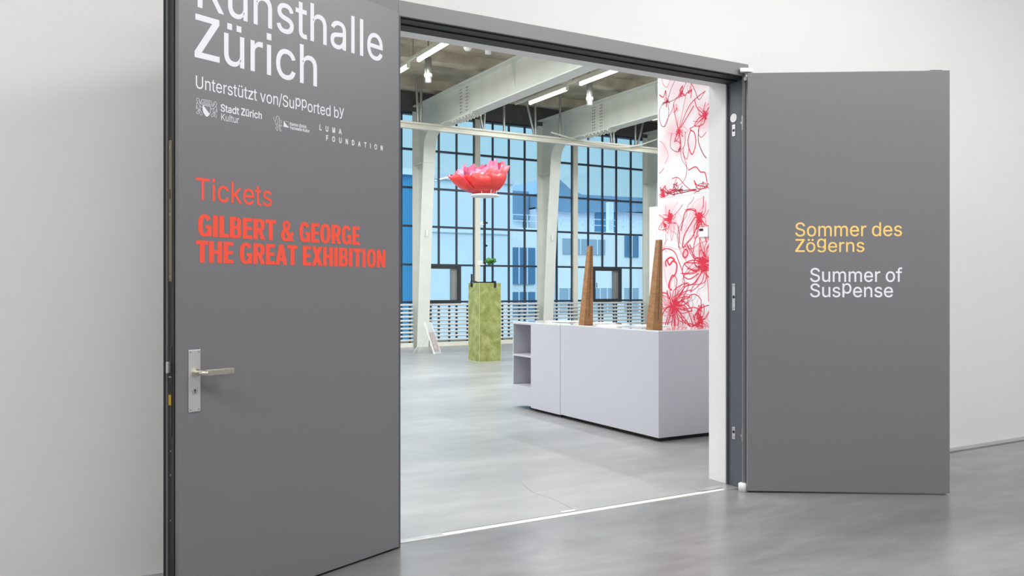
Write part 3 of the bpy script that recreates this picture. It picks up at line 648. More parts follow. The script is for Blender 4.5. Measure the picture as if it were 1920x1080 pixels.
# ------------------------------------------------------------------ the setting
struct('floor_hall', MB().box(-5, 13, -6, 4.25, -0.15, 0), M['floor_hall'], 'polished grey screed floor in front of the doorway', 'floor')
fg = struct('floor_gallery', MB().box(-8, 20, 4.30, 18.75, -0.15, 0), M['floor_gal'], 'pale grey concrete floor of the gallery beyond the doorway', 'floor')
mb = MB()
for path in ([(2.93, 4.36), (2.96, 4.6), (2.94, 4.85), (3.0, 5.1)],):
    ribbon(mb, smooth_path(path, 6), 0.0035, lambda x, y, lay=0: (x, y, 0.0006))
mb.build('hairline_crack', mat('dark_crack', (0.16, 0.16, 0.155, 1), 0.9), fg)
# doorway X 1.69..4.28, head at 2.9
struct('wall_front', MB().box(-8, 1.69, 4.39, 4.57, 0, 6.5).box(4.28, 20, 4.39, 4.57, 0, 6.5).box(1.69, 4.28, 4.39, 4.57, 2.89, 6.5), M['wall'],
       'white plastered wall around the doorway', 'wall')
struct('wall_left', MB().box(-5.15, -5, -6, 4.57, 0, 5.6), M['wall'], 'white wall at the left end of the hall', 'wall')
struct('wall_right', MB().box(13, 13.15, -6, 4.57, 0, 5.6), M['wall'], 'white wall at the right end of the hall', 'wall')
struct('wall_rear', MB().box(-5, 13, -6.15, -6, 0, 5.6), M['wall'], 'white wall behind the viewer', 'wall')
struct('ceiling_hall', MB().box(-5, 13, -6, 4.39, 5.5, 5.6), M['ceil_hall'], 'white ceiling of the hall', 'ceiling')
struct('ceiling_gallery', MB().box(-8, 20, 4.57, 18.9, 6.15, 6.35), M['ceil_gal'], 'raw board-marked concrete ceiling of the gallery', 'ceiling')
struct('wall_west', MB().box(-8.15, -8, 4.57, 18.9, 0, 6.3), M['wall_in'], 'white gallery wall hidden behind the left door leaf', 'wall')
struct('wall_east', MB().box(20, 20.15, 4.57, 18.9, 0, 6.3), M['wall_in'], 'white far end wall of the gallery', 'wall')
struct('wall_partition', MB().box(6.0, 6.18, 4.57, 7.224, 0, 6.15), M['wall_in'], 'white partition wall that carries the red drawings', 'wall')
struct('wall_lintel', MB().box(-8, 20, 18.5, 18.9, 5.66, 6.15), M['lintel'], 'dark grey band of wall above the gallery windows', 'wall')
struct('wall_plinth', MB().box(-8, 20, 18.5, 18.9, 0, 0.12), M['steelpaint'], 'low pale kerb under the gallery windows', 'wall')
# threshold
th = tag(MB().box(1.99, 4.15, 4.25, 4.30, -0.1, 0.003).build('trim_threshold', M['strip']), 'pale metal threshold strip set across the doorway floor', 'threshold', kind='structure')
MB().box(1.70, 1.985, 4.25, 4.30, -0.1, 0.004).build('pivot_plate', M['strip_dark'], th)
MB().box(1.70, 1.985, 4.243, 4.25, -0.1, 0.006).build('plate_edge', M['strip'], th)
mb = MB().box(3.95, 4.26, 4.29, 4.36, -0.1, 0.003); mb.box(4.13, 4.26, 4.235, 4.29, -0.1, 0.004)
mb.build('pivot_plate', M['strip_dark'], th)
MB().box(2.0, 3.95, 4.30, 4.304, -0.1, 0.004).build('shadow_joint', M['rubber'], th)
MB().box(2.83, 2.93, 4.318, 4.345, -0.05, 0.004).build('floor_socket', M['strip'], th)

# ------------------------------------------------------------------ door frame
fr = thing('door_frame', 'dark grey steel frame lining the doorway', 'door frame', (1.68, 4.17, 0), kind='structure')
fx, fy = 1.68, 4.17
MB().box(-0.004, 2.592, 0, 0.219, 2.870, 2.955).box(-0.26, -0.004, 0, 0.219, 2.888, 2.955).build('head_casing', M['frame'], fr, 0.002)
MB().box(0.0, 2.582, 0.02, 0.095, 2.862, 2.8695).build('seal_and_shade', M['rubber'], fr)  # black seal strips spread wide to darken the head's shaded underside
MB().box(0.0, 2.582, 0.10, 0.195, 2.855, 2.8695).build('seal_and_shade', M['rubber'], fr)
jr = MB().box(2.584, 2.598, 0, 0.105, 0, 2.8695).box(2.590, 2.598, 0.105, 0.218, 0, 2.8695).box(2.575, 2.590, 0.19, 0.2015, 0.002, 2.8545).build('jamb', M['jamb'], fr)
MB().box(-0.004, 0.008, 0.0, 0.218, 0, 2.8695).build('jamb', M['jamb'], fr)
def disc_x(x, y, z, r, t=0.004, n=24):
    m_ = MB(); a = [(y + r * math.cos(2 * PI * k / n), z + r * math.sin(2 * PI * k / n)) for k in range(n)]
    m_.prism(a, 'x', x, x - t); return m_
# fittings on the face of the right jamb (local x = 2.59, y = world Y - 4.17)
disc_x(2.5895, 0.138, 2.608, 0.031).build('round_sticker', M['white_plastic'], fr)
def strike(z0, z1, hole):
    b = MB().box(2.586, 2.5895, 0.122, 0.150, z0, z1)
    o = b.build('strike_plate', M['steel'], fr)
    disc_x(2.5858, 0.136, hole, 0.011, 0.001).build('bolt_hole', M['black'], o)
    for zz in (z0 + 0.015, z1 - 0.015):
        disc_x(2.5858, 0.136, zz, 0.006, 0.0015, 12).build('screw', M['galv'], o)
strike(2.480, 2.560, 2.520)
strike(1.245, 1.435, 1.34)
strike(0.335, 0.42, 0.385)
# pivot arms of the right leaf
mb = MB(); mb.prism([(2.49, -0.02), (2.545, -0.05), (2.585, -0.055), (2.588, -0.01), (2.53, 0.02)], 'z', 2.888, 2.915)
mb.build('hinge_arm', M['white_plastic'], fr, 0.003)
MB().lathe([(0, 2.835), (0.022, 2.835), (0.022, 2.888), (0, 2.888)], 2.556, -0.022).build('hinge_pin', M['steel'], fr)
MB().lathe([(0, 0.0), (0.032, 0.0), (0.032, 0.05), (0.026, 0.055), (0, 0.055)], 2.545, 0.005).build('floor_bearing', M['white_plastic'], fr)

# ------------------------------------------------------------------ left leaf
LFX, LFY = 0.499, 3.663
left = thing('door_1', 'open left grey door leaf with white and red lettering', 'door', (LFX, LFY, 0), math.atan2(0.389, 0.921), kind='structure')
LW = 1.276
mb = MB()
prof = [(0, 0), (LW, 0), (LW, 0.06), (LW - 0.02, 0.06), (LW - 0.02, 0.09), (-0.012, 0.09), (-0.012, 0.078), (0.004, 0.076), (0.004, 0.03), (0.0, 0.026)]
mb.prism(prof, 'z', 0.012, 2.885)
mb.build('leaf', [M['door']], left, 0.0015)
# dark lock-side edge with its bright forend
mb = MB(); mb.box(-0.003, 0.0035, 0.032, 0.074, 0.02, 2.88); mb.build('edge_lining', M['edge'], left)
MB().box(-0.016, -0.011, 0.0785, 0.0895, 0.02, 2.88).build('edge_gasket', M['rubber'], left)
fo = MB().box(-0.0055, -0.0025, 0.044, 0.066, 1.43, 2.02).build('forend', M['olive'], left)
for zz in (1.45, 1.71, 1.99):
    disc_x(-0.0055, 0.055, zz, 0.005, 0.0012, 12).build('screw', M['galv'], fo)
MB().box(-0.0065, -0.005, 0.052, 0.058, 1.775, 1.815).build('slot', M['black'], fo)
lk = MB().box(-0.0055, -0.0025, 0.044, 0.066, 0.78, 1.16).build('lock_case', M['edge'], left)
MB().box(-0.022, -0.004, 0.048, 0.064, 1.045, 1.095).build('latch_bolt', M['steel'], lk, 0.004)
MB().box(-0.007, -0.005, 0.046, 0.066, 1.028, 1.032).build('latch_line', M['steel'], lk)
MB().box(-0.0065, -0.005, 0.052, 0.058, 0.965, 1.005).build('bolt_slot', M['black'], lk)
MB().box(-0.008, -0.005, 0.046, 0.064, 0.912, 0.955).build('seal_tag', M['brass'], lk)
for zz in (0.72, 0.62, 0.43):
    disc_x(-0.004, 0.054, zz, 0.004, 0.0012, 10).build('screw', M['galv'], left)
# lever handle on its long plate
pl = MB().box(0.043, 0.098, -0.004, -0.0003, 0.880, 1.142).build('handle_plate', M['plate'], left, 0.0015)
pl['label'] = 'brushed metal plate with lever handle and keyhole'
def disc_y(x, z, r, y0, y1, n=24):
    return MB().prism([(x + r * math.cos(2 * PI * k / n), z + r * math.sin(2 * PI * k / n)) for k in range(n)], 'y', y0, y1)
for xx in (0.052, 0.089):
    for zz in (0.890, 1.132):
        disc_y(xx, zz, 0.0035, -0.0055, -0.004, 12).build('screw', M['galv'], pl)
mb = MB(); mb.tube([(0.075, -0.004, 1.045), (0.075, -0.012, 1.045)], 0.017, 20)
mb.build('handle_rose', M['nickel'], pl)
mb = MB()
mb.tube([(0.075, -0.010, 1.045), (0.075, -0.034, 1.045), (0.077, -0.046, 1.045), (0.084, -0.053, 1.045), (0.096, -0.056, 1.045)], [0.0105, 0.0105, 0.0115, 0.0125, 0.0125], 16)
hd = mb.build('handle_neck', M['nickel'], pl)
mb = MB(); ypr = [(-0.064, 1.034), (-0.059, 1.030), (-0.051, 1.030), (-0.047, 1.035), (-0.047, 1.055), (-0.051, 1.060), (-0.059, 1.060), (-0.064, 1.056)]
mb.prism(ypr, 'x', 0.092, 0.222); mb.build('lever_handle', M['nickel'], pl, 0.0025)
disc_y(0.071, 0.968, 0.0125, -0.0065, -0.004).build('lock_cylinder', M['steel'], pl)
mb = disc_y(0.071, 0.971, 0.0035, -0.0072, -0.0065, 12); mb.box(0.0695, 0.0725, -0.0072, -0.0065, 0.960, 0.971); mb.build('keyhole', M['black'], pl)

WV, RV, YV = M['vinyl_white'], M['vinyl_red'], M['vinyl_yellow']
lettering('Kunsthalle', 0.180, 0.086, 2.592, 1.157, left, WV, 'large white title line across the top of the leaf', bold=0.008)
lettering('Zürich', 0.182, 0.072, 2.378, 0.722, left, WV, 'large white second title line', bold=0.008)
lettering('Unterstützt von/Supported by', 0.053, 0.078, 2.247, 0.892, left, WV, 'medium white line of lettering below the title', bold=0.004, lift={18: 0.27, 19: 0.27, 27: 0.27})
lettering('Stadt Zürich', 0.031, 0.196, 2.169, 0.407, left, WV, 'small bold white lettering beside the crest', bold=0.028)
lettering('Kultur', 0.030, 0.199, 2.130, 0.288, left, WV, 'small thin white lettering beside the crest')
lettering('Kanton Zürich', 0.0135, 0.563, 2.1655, 0.658, left, WV, 'tiny white lettering beside the lion, upper line', bold=0.04)
lettering('Fachstelle Kultur', 0.0135, 0.563, 2.148, 0.677, left, WV, 'tiny white lettering beside the lion, lower line', bold=0.04)
lettering('LUMA', 0.025, 0.737, 2.170, 0.877, left, WV, 'small spaced white capitals, upper line', bold=0.045, track=1.25)
lettering('FOUNDATION', 0.025, 0.778, 2.1255, 1.157, left, WV, 'small spaced white capitals, lower line', bold=0.045, track=1.25)
lettering('Tickets', 0.093, 0.078, 1.776, 0.462, left, RV, 'orange red lettering, first line', bold=0.009)
lettering('GILBERT & GEORGE', 0.094, 0.088, 1.6215, 0.996, left, RV, 'heavy orange red capitals, upper line', heavy=True)
lettering('THE GREAT EXHIBITION', 0.094, 0.078, 1.510, 1.176, left, RV, 'heavy orange red capitals, lower line', heavy=True)

# city crest: two lions holding a parted shield under a crown
to_leaf = lambda x, z, lay=0: (x, -0.0008 - 2e-5 * lay, z)
mb = MB()
def cr(pts, w=0.0016, closed=False, sm=True):
    q = [(0.129 + a * 0.049, 2.171 + b * 0.036) for a, b in pts]
    ribbon(mb, smooth_path(q, 6, closed) if sm else q, w, to_leaf, closed)
cr([(-0.36, 0.28), (-0.36, -0.35), (-0.2, -0.8), (0.0, -1.0), (0.2, -0.8), (0.36, -0.35), (0.36, 0.28)], 0.0022)
cr([(-0.36, 0.28), (0.36, 0.28)], 0.0022, sm=False)
half = [(-0.36, 0.28), (0.26, -0.6), (0.2, -0.8), (0.0, -1.0), (-0.2, -0.8), (-0.36, -0.35)]
for t in tri([(0.129 + a * 0.049, 2.171 + b * 0.036) for a, b in half]):
    mb.add([to_leaf(*p) for p in t], [(0, 1, 2)])
cr([(-0.42, 0.45), (-0.5, 0.72), (-0.38, 0.92), (0.38, 0.92), (0.5, 0.72), (0.42, 0.45)], 0.0018, True)
cr([(-0.36, 0.58), (0.36, 0.58)], 0.0014, sm=False); cr([(-0.34, 0.78), (0.34, 0.78)], 0.0014, sm=False)
for k in range(5):
    cr([(-0.3 + 0.15 * k, 0.6), (-0.25 + 0.15 * k, 0.76)], 0.0012, sm=False)
for s in (-1, 1):
    f = lambda pts: [(s * a, b) for a, b in pts]
    cr(f([(0.62, 0.55), (0.72, 0.85), (0.88, 0.95), (0.97, 0.75), (0.9, 0.45), (0.7, 0.15), (0.5, -0.02), (0.42, 0.08)]))
    cr(f([(0.62, 0.55), (0.56, 0.35), (0.44, 0.3)])); cr(f([(0.78, 0.72), (0.7, 0.5), (0.6, 0.3)]))
    cr(f([(0.9, 0.45), (0.98, 0.2), (0.92, -0.1), (0.78, -0.3), (0.86, -0.55), (0.98, -0.75), (0.9, -0.9), (0.78, -0.82), (0.72, -0.5), (0.66, -0.3)]))
    cr(f([(0.66, -0.3), (0.56, -0.55), (0.44, -0.75), (0.46, -0.92), (0.58, -0.9), (0.7, -0.66), (0.78, -0.3)]))
    cr(f([(0.92, 0.05), (1.02, -0.1), (1.0, -0.3), (0.9, -0.28)]))
    cr(f([(0.7, 0.15), (0.66, -0.1), (0.6, -0.25)]))
o = mb.build('crest_emblem', WV, left); o['label'] = 'white line crest of two lions holding a shield'
# cantonal lion and parted square
mb = MB()
def li(pts, w=0.0014, closed=False):
    ribbon(mb, smooth_path([(0.493 + a * 0.026, 2.163 + b * 0.034) for a, b in pts], 6, closed), w, to_leaf, closed)
li([(-0.2, 0.62), (-0.3, 0.85), (-0.1, 1.0), (0.2, 0.93), (0.42, 0.72), (0.3, 0.6), (0.1, 0.72)])
li([(-0.3, 0.85), (-0.35, 0.5), (-0.5, 0.2), (-0.5, -0.1), (-0.3, -0.3), (-0.1, -0.5)])
li([(0.3, 0.6), (0.42, 0.35), (0.3, 0.1), (0.45, -0.05), (0.85, -0.1), (0.9, -0.25), (0.5, -0.25), (0.2, -0.15)])
li([(0.42, 0.35), (0.7, 0.5), (0.85, 0.4), (0.8, 0.2), (0.5, 0.15)])
li([(-0.5, 0.2), (-0.75, 0.35), (-0.85, 0.6), (-0.65, 0.75)])
li([(-0.1, -0.5), (-0.4, -0.62), (-0.38, -0.85), (-0.05, -1.0), (0.02, -0.85), (-0.15, -0.75), (0.05, -0.5), (0.0, -0.3), (-0.15, -0.05), (-0.3, -0.3)])
li([(0.2, -0.15), (0.4, -0.4), (0.3, -0.62), (0.4, -0.85), (0.68, -1.0), (0.72, -0.82), (0.52, -0.7), (0.55, -0.45), (0.4, -0.2)])
li([(-0.1, 0.5), (0.05, 0.3), (-0.1, 0.1), (0.05, -0.1)])
o = mb.build('lion_emblem', WV, left); o['label'] = 'small white line lion'
mb = MB()
sq = [(0.527, 2.153), (0.556, 2.153), (0.556, 2.179), (0.527, 2.179)]
ribbon(mb, sq + [sq[0]], 0.0016, to_leaf)
mb.add([to_leaf(*p) for p in (sq[0], sq[1], sq[3])], [(0, 1, 2)])
o = mb.build('parted_square_emblem', WV, left); o['label'] = 'small white square parted by a diagonal'

# ------------------------------------------------------------------ right leaf
right = thing('door_2', 'open right grey door leaf with yellow and white lettering', 'door', (4.215, 4.122, 0), math.atan2(-0.5422, 0.8403), kind='structure')
RW = 1.349
mb = MB()
mb.prism([(0, 0), (RW, 0), (RW, 0.08), (-0.022, 0.08), (-0.022, 0.055), (-0.004, 0.052), (-0.004, 0.02), (0.0, 0.012)], 'z', 0.012, 2.878)
mb.build('leaf', M['door'], right, 0.0015)
MB().box(-0.0045, -0.001, 0.022, 0.05, 0.02, 2.87).build('edge_lining', M['edge'], right)
for z0, z1 in ((2.50, 2.60), (0.335, 0.42)):
    b = MB().box(-0.0255, -0.0215, 0.058, 0.076, z0, z1).build('bolt_plate', M['steel'], right)
    MB().box(-0.034, -0.0255, 0.062, 0.072, (z0 + z1) / 2 - 0.008, (z0 + z1) / 2 + 0.008).build('bolt', M['steel'], b)
MB().box(-0.0235, -0.0215, 0.062, 0.072, 0.86, 1.37).build('forend', M['steel'], right)
MB().box(RW - 0.12, RW - 0.04, 0.02, 0.06, 2.8785, 2.886).build('selector_catch', M['edge'], right)
lettering('Sommer des', 0.093, 0.320, 1.757, 1.033, right, YV, 'pale yellow lettering, upper line', bold=0.009)
lettering('Zögerns', 0.088, 0.320, 1.650, 0.783, right, YV, 'pale yellow lettering, lower line', bold=0.009, lift={2: 0.27})
lettering('Summer of', 0.093, 0.420, 1.446, 1.035, right, WV, 'white lettering, upper line', bold=0.009)
lettering('Suspense', 0.091, 0.420, 1.342, 0.973, right, WV, 'white lettering, lower line', bold=0.009, lift={3: 0.27})
# ------------------------------------------------------------------ gallery: steel portal frames
def flange_profile():
    """inner flange line of the tapered column (Y, z), from the foot into the beam"""
    pts = [(18.22, 0.0), (18.12, 1.5), (18.00, 3.0), (17.83, 4.62)]
    pts += [(17.82 - 0.38 * (1 - math.cos(a)), 4.70 + 0.38 * math.sin(a)) for a in [k * PI / 2 / 6 for k in range(1, 7)]]
    return pts
FP = flange_profile()
BEAM_B, BEAM_T = 5.08, 5.80
def column(cx, label):
    o = thing('column', label, 'column', (cx, 18.3, 0), kind='structure', group='steel columns along the windows')
    X = lambda a: a
    T = [(y - 18.3, z) for y, z in FP]
    mb = MB()
    for (y0, z0), (y1, z1) in zip(T[:-1], T[1:]):
        d = Vector((y1 - y0, z1 - z0)).normalized(); n = Vector((d.y, -d.x)) * -0.02
        mb.add([(-0.15, y0, z0), (0.15, y0, z0), (0.15, y1, z1), (-0.15, y1, z1), (-0.15, y0 - n.x, z0 - n.y), (0.15, y0 - n.x, z0 - n.y), (0.15, y1 - n.x, z1 - n.y), (-0.15, y1 - n.x, z1 - n.y)],
               [(0, 1, 2, 3), (7, 6, 5, 4), (0, 3, 7, 4), (1, 5, 6, 2), (0, 4, 5, 1), (3, 2, 6, 7)])
    mb.build('inner_flange', M['steelpaint'], o)
    MB().box(-0.16, 0.16, 0.16, 0.19, 0, 5.66).build('outer_flange', M['steelpaint'], o)
    web = [(T[i][0] + 0.004, T[i][1]) for i in range(len(T))] + [(T[-1][0], BEAM_T - 0.05), (0.16, BEAM_T - 0.05), (0.16, 0)]
    mb = MB().prism(web, 'x', -0.008, 0.008); mb.build('web', M['steelpaint'], o)
    mb = MB(); mb.box(-0.14, -0.008, -0.45, 0.155, 4.36, 4.375); mb.box(0.008, 0.14, -0.45, 0.155, 4.36, 4.375)
    mb.build('stiffener', M['steelpaint'], o)
    MB().box(-0.02, 0.02, -0.325, -0.305, 2.64, 2.80).build('socket_box', M['white_plastic'], o)
    return o
def beam(cx, label):
    o = thing('beam', label, 'beam', (cx, 11.0, 0), kind='structure', group='steel roof beams')
    y0, y1 = -6.42, 6.2
    MB().box(-0.15, 0.15, y0, y1 + 0.24, BEAM_B, BEAM_B + 0.025).build('bottom_flange', M['steelpaint'], o)
    MB().box(-0.15, 0.15, y0, y1 + 1.29, BEAM_T - 0.025, BEAM_T).build('top_flange', M['steelpaint'], o)
    MB().box(-0.008, 0.008, y0, y1 + 0.238, BEAM_B + 0.025, BEAM_T - 0.025).build('web', M['steelpaint'], o)
    for yy in (2.78,):
        mb = MB(); mb.prism([(-0.008, BEAM_T - 0.03), (-0.13, BEAM_T - 0.03), (-0.008, BEAM_B + 0.2)], 'y', yy, yy + 0.015)
        mb.build('stiffener', M['steelpaint'], o)
    mb = MB(); mb.box(-0.016, -0.008, 4.72, 5.25, BEAM_B + 0.03, BEAM_T - 0.03)
    sp = mb.build('splice_plate', M['steelpaint'], o)
    mb = MB()
    for yy in (4.80, 4.87, 5.10, 5.17):
        for k in range(9):
            mb.box(-0.026, -0.016, yy - 0.012, yy + 0.012, BEAM_B + 0.06 + k * 0.07, BEAM_B + 0.084 + k * 0.07)
    mb.build('bolt_pattern', M['galv'], sp)
    MB().box(-0.14, 0.14, 4.35, 5.45, BEAM_B - 0.018, BEAM_B - 0.001).build('splice_plate', M['steelpaint'], o)
    mb = MB()
    for k in range(7):
        for xx in (-0.11, -0.05, 0.05, 0.11):
            mb.ball((xx, 4.45 + k * 0.15, BEAM_B - 0.03), 0.022, 8, 5)
    mb.build('bolt_pattern', M['railpaint'], o)
    return o
column(4.43, 'pale steel column hidden behind the open left door leaf')
column(7.95, 'tapered pale steel column left of the pink flower')
column(11.47, 'tapered pale steel column right of the pink flower')
column(14.97, 'tapered pale steel column beside the red drawings')
column(18.5, 'pale steel column hidden behind the partition')
beam(4.43, 'pale steel roof beam behind the left door leaf')
beam(7.95, 'bolted pale steel roof beam over the column left of the flower')
beam(11.47, 'bolted pale steel roof beam ending above the red drawings')
beam(14.97, 'pale steel roof beam hidden behind the red drawings')

# concrete joists across the beams
for k, yy in enumerate((6.4, 8.6, 10.8, 13.0, 15.2, 17.4)):
    tag(MB().box(-8, 20, yy - 0.14, yy + 0.14, 5.93, 6.15).build('ceiling_joist', M['joist']), 'raw concrete joist crossing above the steel beams', 'joist', 'ceiling joists', 'structure')

# ------------------------------------------------------------------ windows
POSTS = [0.67, 3.64, 6.61, 9.58, 12.55, 15.52, 18.49]
OFFS = [0.47, 0.945, 1.42, 1.93, 2.415]
ZB = [1.07, 1.98, 2.915, 3.845, 4.77, 5.64]
def window(i, x0, x1, casements, label):
    o = thing('window_%d' % i, label, 'window', (x0, 18.6, 0), kind='structure')
    w = x1 - x0
    MB().box(0.0, w, 0.03, 0.036, 0.12, 5.66).build('pane', M['glass'], o)
    mb = MB()
    for dx in OFFS:
        zs = 0.12
        for (c0, c1) in casements:
            if c0 - 0.02 < dx < c1 + 0.02:
                mb.box(dx - 0.02, dx + 0.02, -0.02, 0.028, 0.12, 1.0)
                zs = 1.98
        mb.box(dx - 0.02, dx + 0.02, -0.02, 0.028, zs, 5.64)
    mb.build('muntin', M['muntin'], o)
    mb = MB()
    for z in ZB:
        mb.box(0.08, w - 0.08, -0.055, 0.027, z - 0.024, z + 0.024)
    mb.build('transom', M['muntin'], o)
    MB().box(-0.07, 0.07, -0.085, -0.03, 0.12, 5.66).build('post', M['post'], o)
    MB().box(-0.085, 0.085, -0.029, 0.029, 0.12, 5.66).build('post_backing', M['muntin'], o)
    for (c0, c1) in casements:
        mb = MB(); z0, z1, t = 1.03, 1.97, 0.085
        mb.box(c0, c0 + t, -0.11, -0.056, z0, z1); mb.box(c1 - t, c1, -0.11, -0.056, z0, z1)
        mb.box(c0 + t, c1 - t, -0.11, -0.056, z0, z0 + t); mb.box(c0 + t, c1 - t, -0.11, -0.056, z1 - t, z1)
        fo = mb.build('casement', M['casement'], o)
        mb = MB(); t2 = 0.15
        mb.box(c1 - t - 0.16, c1 - t, -0.054, 0.026, z0 + t, z1 - t)
        mb.build('casement_reveal', M['galv'], fo)
        MB().box(c0 + t + 0.02, c0 + t + 0.045, -0.13, -0.111, 1.42, 1.56).build('window_handle', M['galv'], fo)
    return o
window(1, POSTS[1], POSTS[2], [], 'tall window bay showing as a blue strip beside the left door leaf')
window(2, POSTS[2], POSTS[3], [(1.46, 2.49)], 'tall gridded window behind the column left of the flower')
window(3, POSTS[3], POSTS[4], [], 'tall gridded window directly behind the flower pole')
window(4, POSTS[4], POSTS[5], [(0.55, 1.53)], 'tall gridded window between the column and the red drawings')
window(5, POSTS[5], POSTS[6], [], 'tall window hidden behind the partition')
window(6, POSTS[0], POSTS[1], [], 'tall window hidden behind the left wall')
window(7, -2.30, 0.67, [], 'second tall window hidden behind the left wall')
window(8, -5.27, -2.30, [], 'third tall window hidden behind the left wall')
window(9, -8.24, -5.27, [], 'last tall window hidden behind the left wall')

# slatted convector along the window foot, one per bay
def convector(x0, x1, label):
    o = thing('convector', label, 'radiator', ((x0 + x1) / 2, 18.33, 0), group='slatted convectors under the windows')
    w = (x1 - x0) / 2
    mb = MB()
    for k in range(10):
        z = 0.16 + k * 0.094
        mb.prism([(-0.02, z - 0.022), (0.02, z - 0.026), (0.03, z), (0.02, z + 0.026), (-0.02, z + 0.026), (-0.03, z)], 'x', -w, w)
    mb.build('slat_bank', M['radiator'], o)
    n = max(2, int(round((x1 - x0) / 0.49)))
    mb = MB()
    for k in range(n + 1):
        xx = -w + 0.06 + (2 * w - 0.12) * k / n
        mb.box(xx - 0.025, xx + 0.025, 0.032, 0.055, 0.0, 1.04)
    mb.build('bracket', M['muntin'], o)
    MB().box(-w, w, -0.03, 0.032, 0.0, 0.10).build('base_rail', M['railpaint'], o)
    return o
convector(4.62, 7.74, 'slatted convector behind the edge of the left door leaf')
convector(8.16, 11.26, 'slatted convector behind the green stone pedestal')
convector(11.68, 14.76, 'slatted convector seen above the white counter between the columns')
convector(15.18, 18.2, 'slatted convector hidden behind the partition')

# ------------------------------------------------------------------ fluorescent lamps
def lamp_mesh():
    o = thing('fluorescent_lamp', 'x', 'lamp', (0, 0, 0), group='fluorescent ceiling lamps')
    MB().box(-0.035, 0.035, 0.0, 1.55, 0.035, 0.085).build('housing', M['railpaint'], o)
    mb = MB(); mb.tube([(0, 0.03, 0), (0, 1.52, 0)], 0.034, 14); mb.build('tube', M['tube'], o)
    MB().box(-0.03, 0.03, 0.0, 0.0299, -0.03, 0.0349).build('lamp_holder', M['railpaint'], o)
    MB().box(-0.03, 0.03, 1.5201, 1.55, -0.03, 0.0349).build('lamp_holder', M['railpaint'], o)
    return o
lamp0 = lamp_mesh()
ROWS = (-4.6, -1.1, 2.45, 6.0, 9.57, 13.1)  # leftmost rows are unseen fill without fixtures, added to brighten the reveal
LAB = {(6.0, 12.42): 'nearer glowing tube lamp above the smoke detector', (6.0, 14.42): 'farther glowing tube lamp of the row beside the left door leaf',
       (9.57, 12.42): 'nearer glowing tube lamp between the two steel beams', (9.57, 14.42): 'farther glowing tube lamp between the two steel beams',
       (13.1, 14.42): 'glowing tube lamp whose end peeks out beside the upper red drawing',
       (6.0, 10.42): 'tube lamp above the door head in the row over the far floor', (9.57, 10.42): 'tube lamp above the door head in the row between the beams',
       (13.1, 10.42): 'tube lamp above the counter hidden by the door head', (13.1, 12.42): 'tube lamp behind the partition with the red drawings'}
first = True
for rx in ROWS:
    for ry in (6.42, 8.42, 10.42, 12.42, 14.42):
        area('lamp_and_fill_light', (rx, ry + 0.78, 5.52), 0.1, 1.5, 58 if rx > 3 else 82, (0.98, 0.99, 1.0))
        if (rx, ry) not in LAB:
            continue
        if first:
            lo = lamp0; lo.location = (rx, ry, 5.57); first = False
        else:
            lo = copy_thing(lamp0, (rx, ry, 5.57), 'x')
        lo['label'] = LAB[(rx, ry)]
for rx in (6.0, 9.57, 13.1):
    tr = thing('lamp_trunking', {6.0: 'pale trunking rail carrying the lamps above the smoke detector', 9.57: 'pale trunking rail carrying the lamps between the beams', 13.1: 'pale trunking rail behind the second beam'}[rx], 'trunking', (rx, 0, 5.657), group='lamp trunking rails')
    MB().box(-0.02, 0.02, 6.3, 16.6, 0, 0.044).build('trunking_channel', M['railpaint'], tr)
    for yy in (8.0, 10.0, 12.0, 14.2, 16.2):
        MB().box(-0.008, 0.008, yy, yy + 0.016, 0.044, 0.493).build('hanger', M['galv'], tr)

# pendant cylinders and detectors
def pendant(x, y, zb, label, r=0.075):
    o = thing('cylinder_spotlight', label, 'spotlight', (x, y, zb), group='white cylinder spotlights')
    MB().lathe([(0, 0.0), (r * 0.8, 0.0), (r * 0.8, 0.1), (r, 0.1), (r, 0.16), (0, 0.16)], 0, 0).build('lens_ring', M['white_plastic'], o)
    MB().lathe([(r * 0.85, 0.16), (r * 0.85, 0.46), (0, 0.46)], 0, 0).build('cylinder_body', M['galv'], o)
    MB().tube([(0, 0, 0.46), (0, 0, 6.15 - zb)], 0.015).build('stem', M['galv'], o)
    return o
pendant(6.3, 14.19, 5.25, 'white cylinder spotlight hanging beside the first row of lamps')
pendant(9.9, 14.09, 5.2, 'white cylinder spotlight hanging in front of the second beam')
pendant(7.0, 13.13, 5.62, 'short cylinder spotlight near the ceiling beside the first beam', 0.07)
dt = thing('smoke_detector', 'small white smoke detector on the ceiling between the lamps', 'detector', (6.6, 13.15, 5.62))
MB().lathe([(0, 0), (0.05, 0.01), (0.075, 0.05), (0.075, 0.08), (0, 0.08)], 0, 0).build('detector_body', M['white_plastic'], dt)
MB().tube([(0, 0, 0.08), (0, 0, 0.40)], 0.012).build('stem', M['galv'], dt)

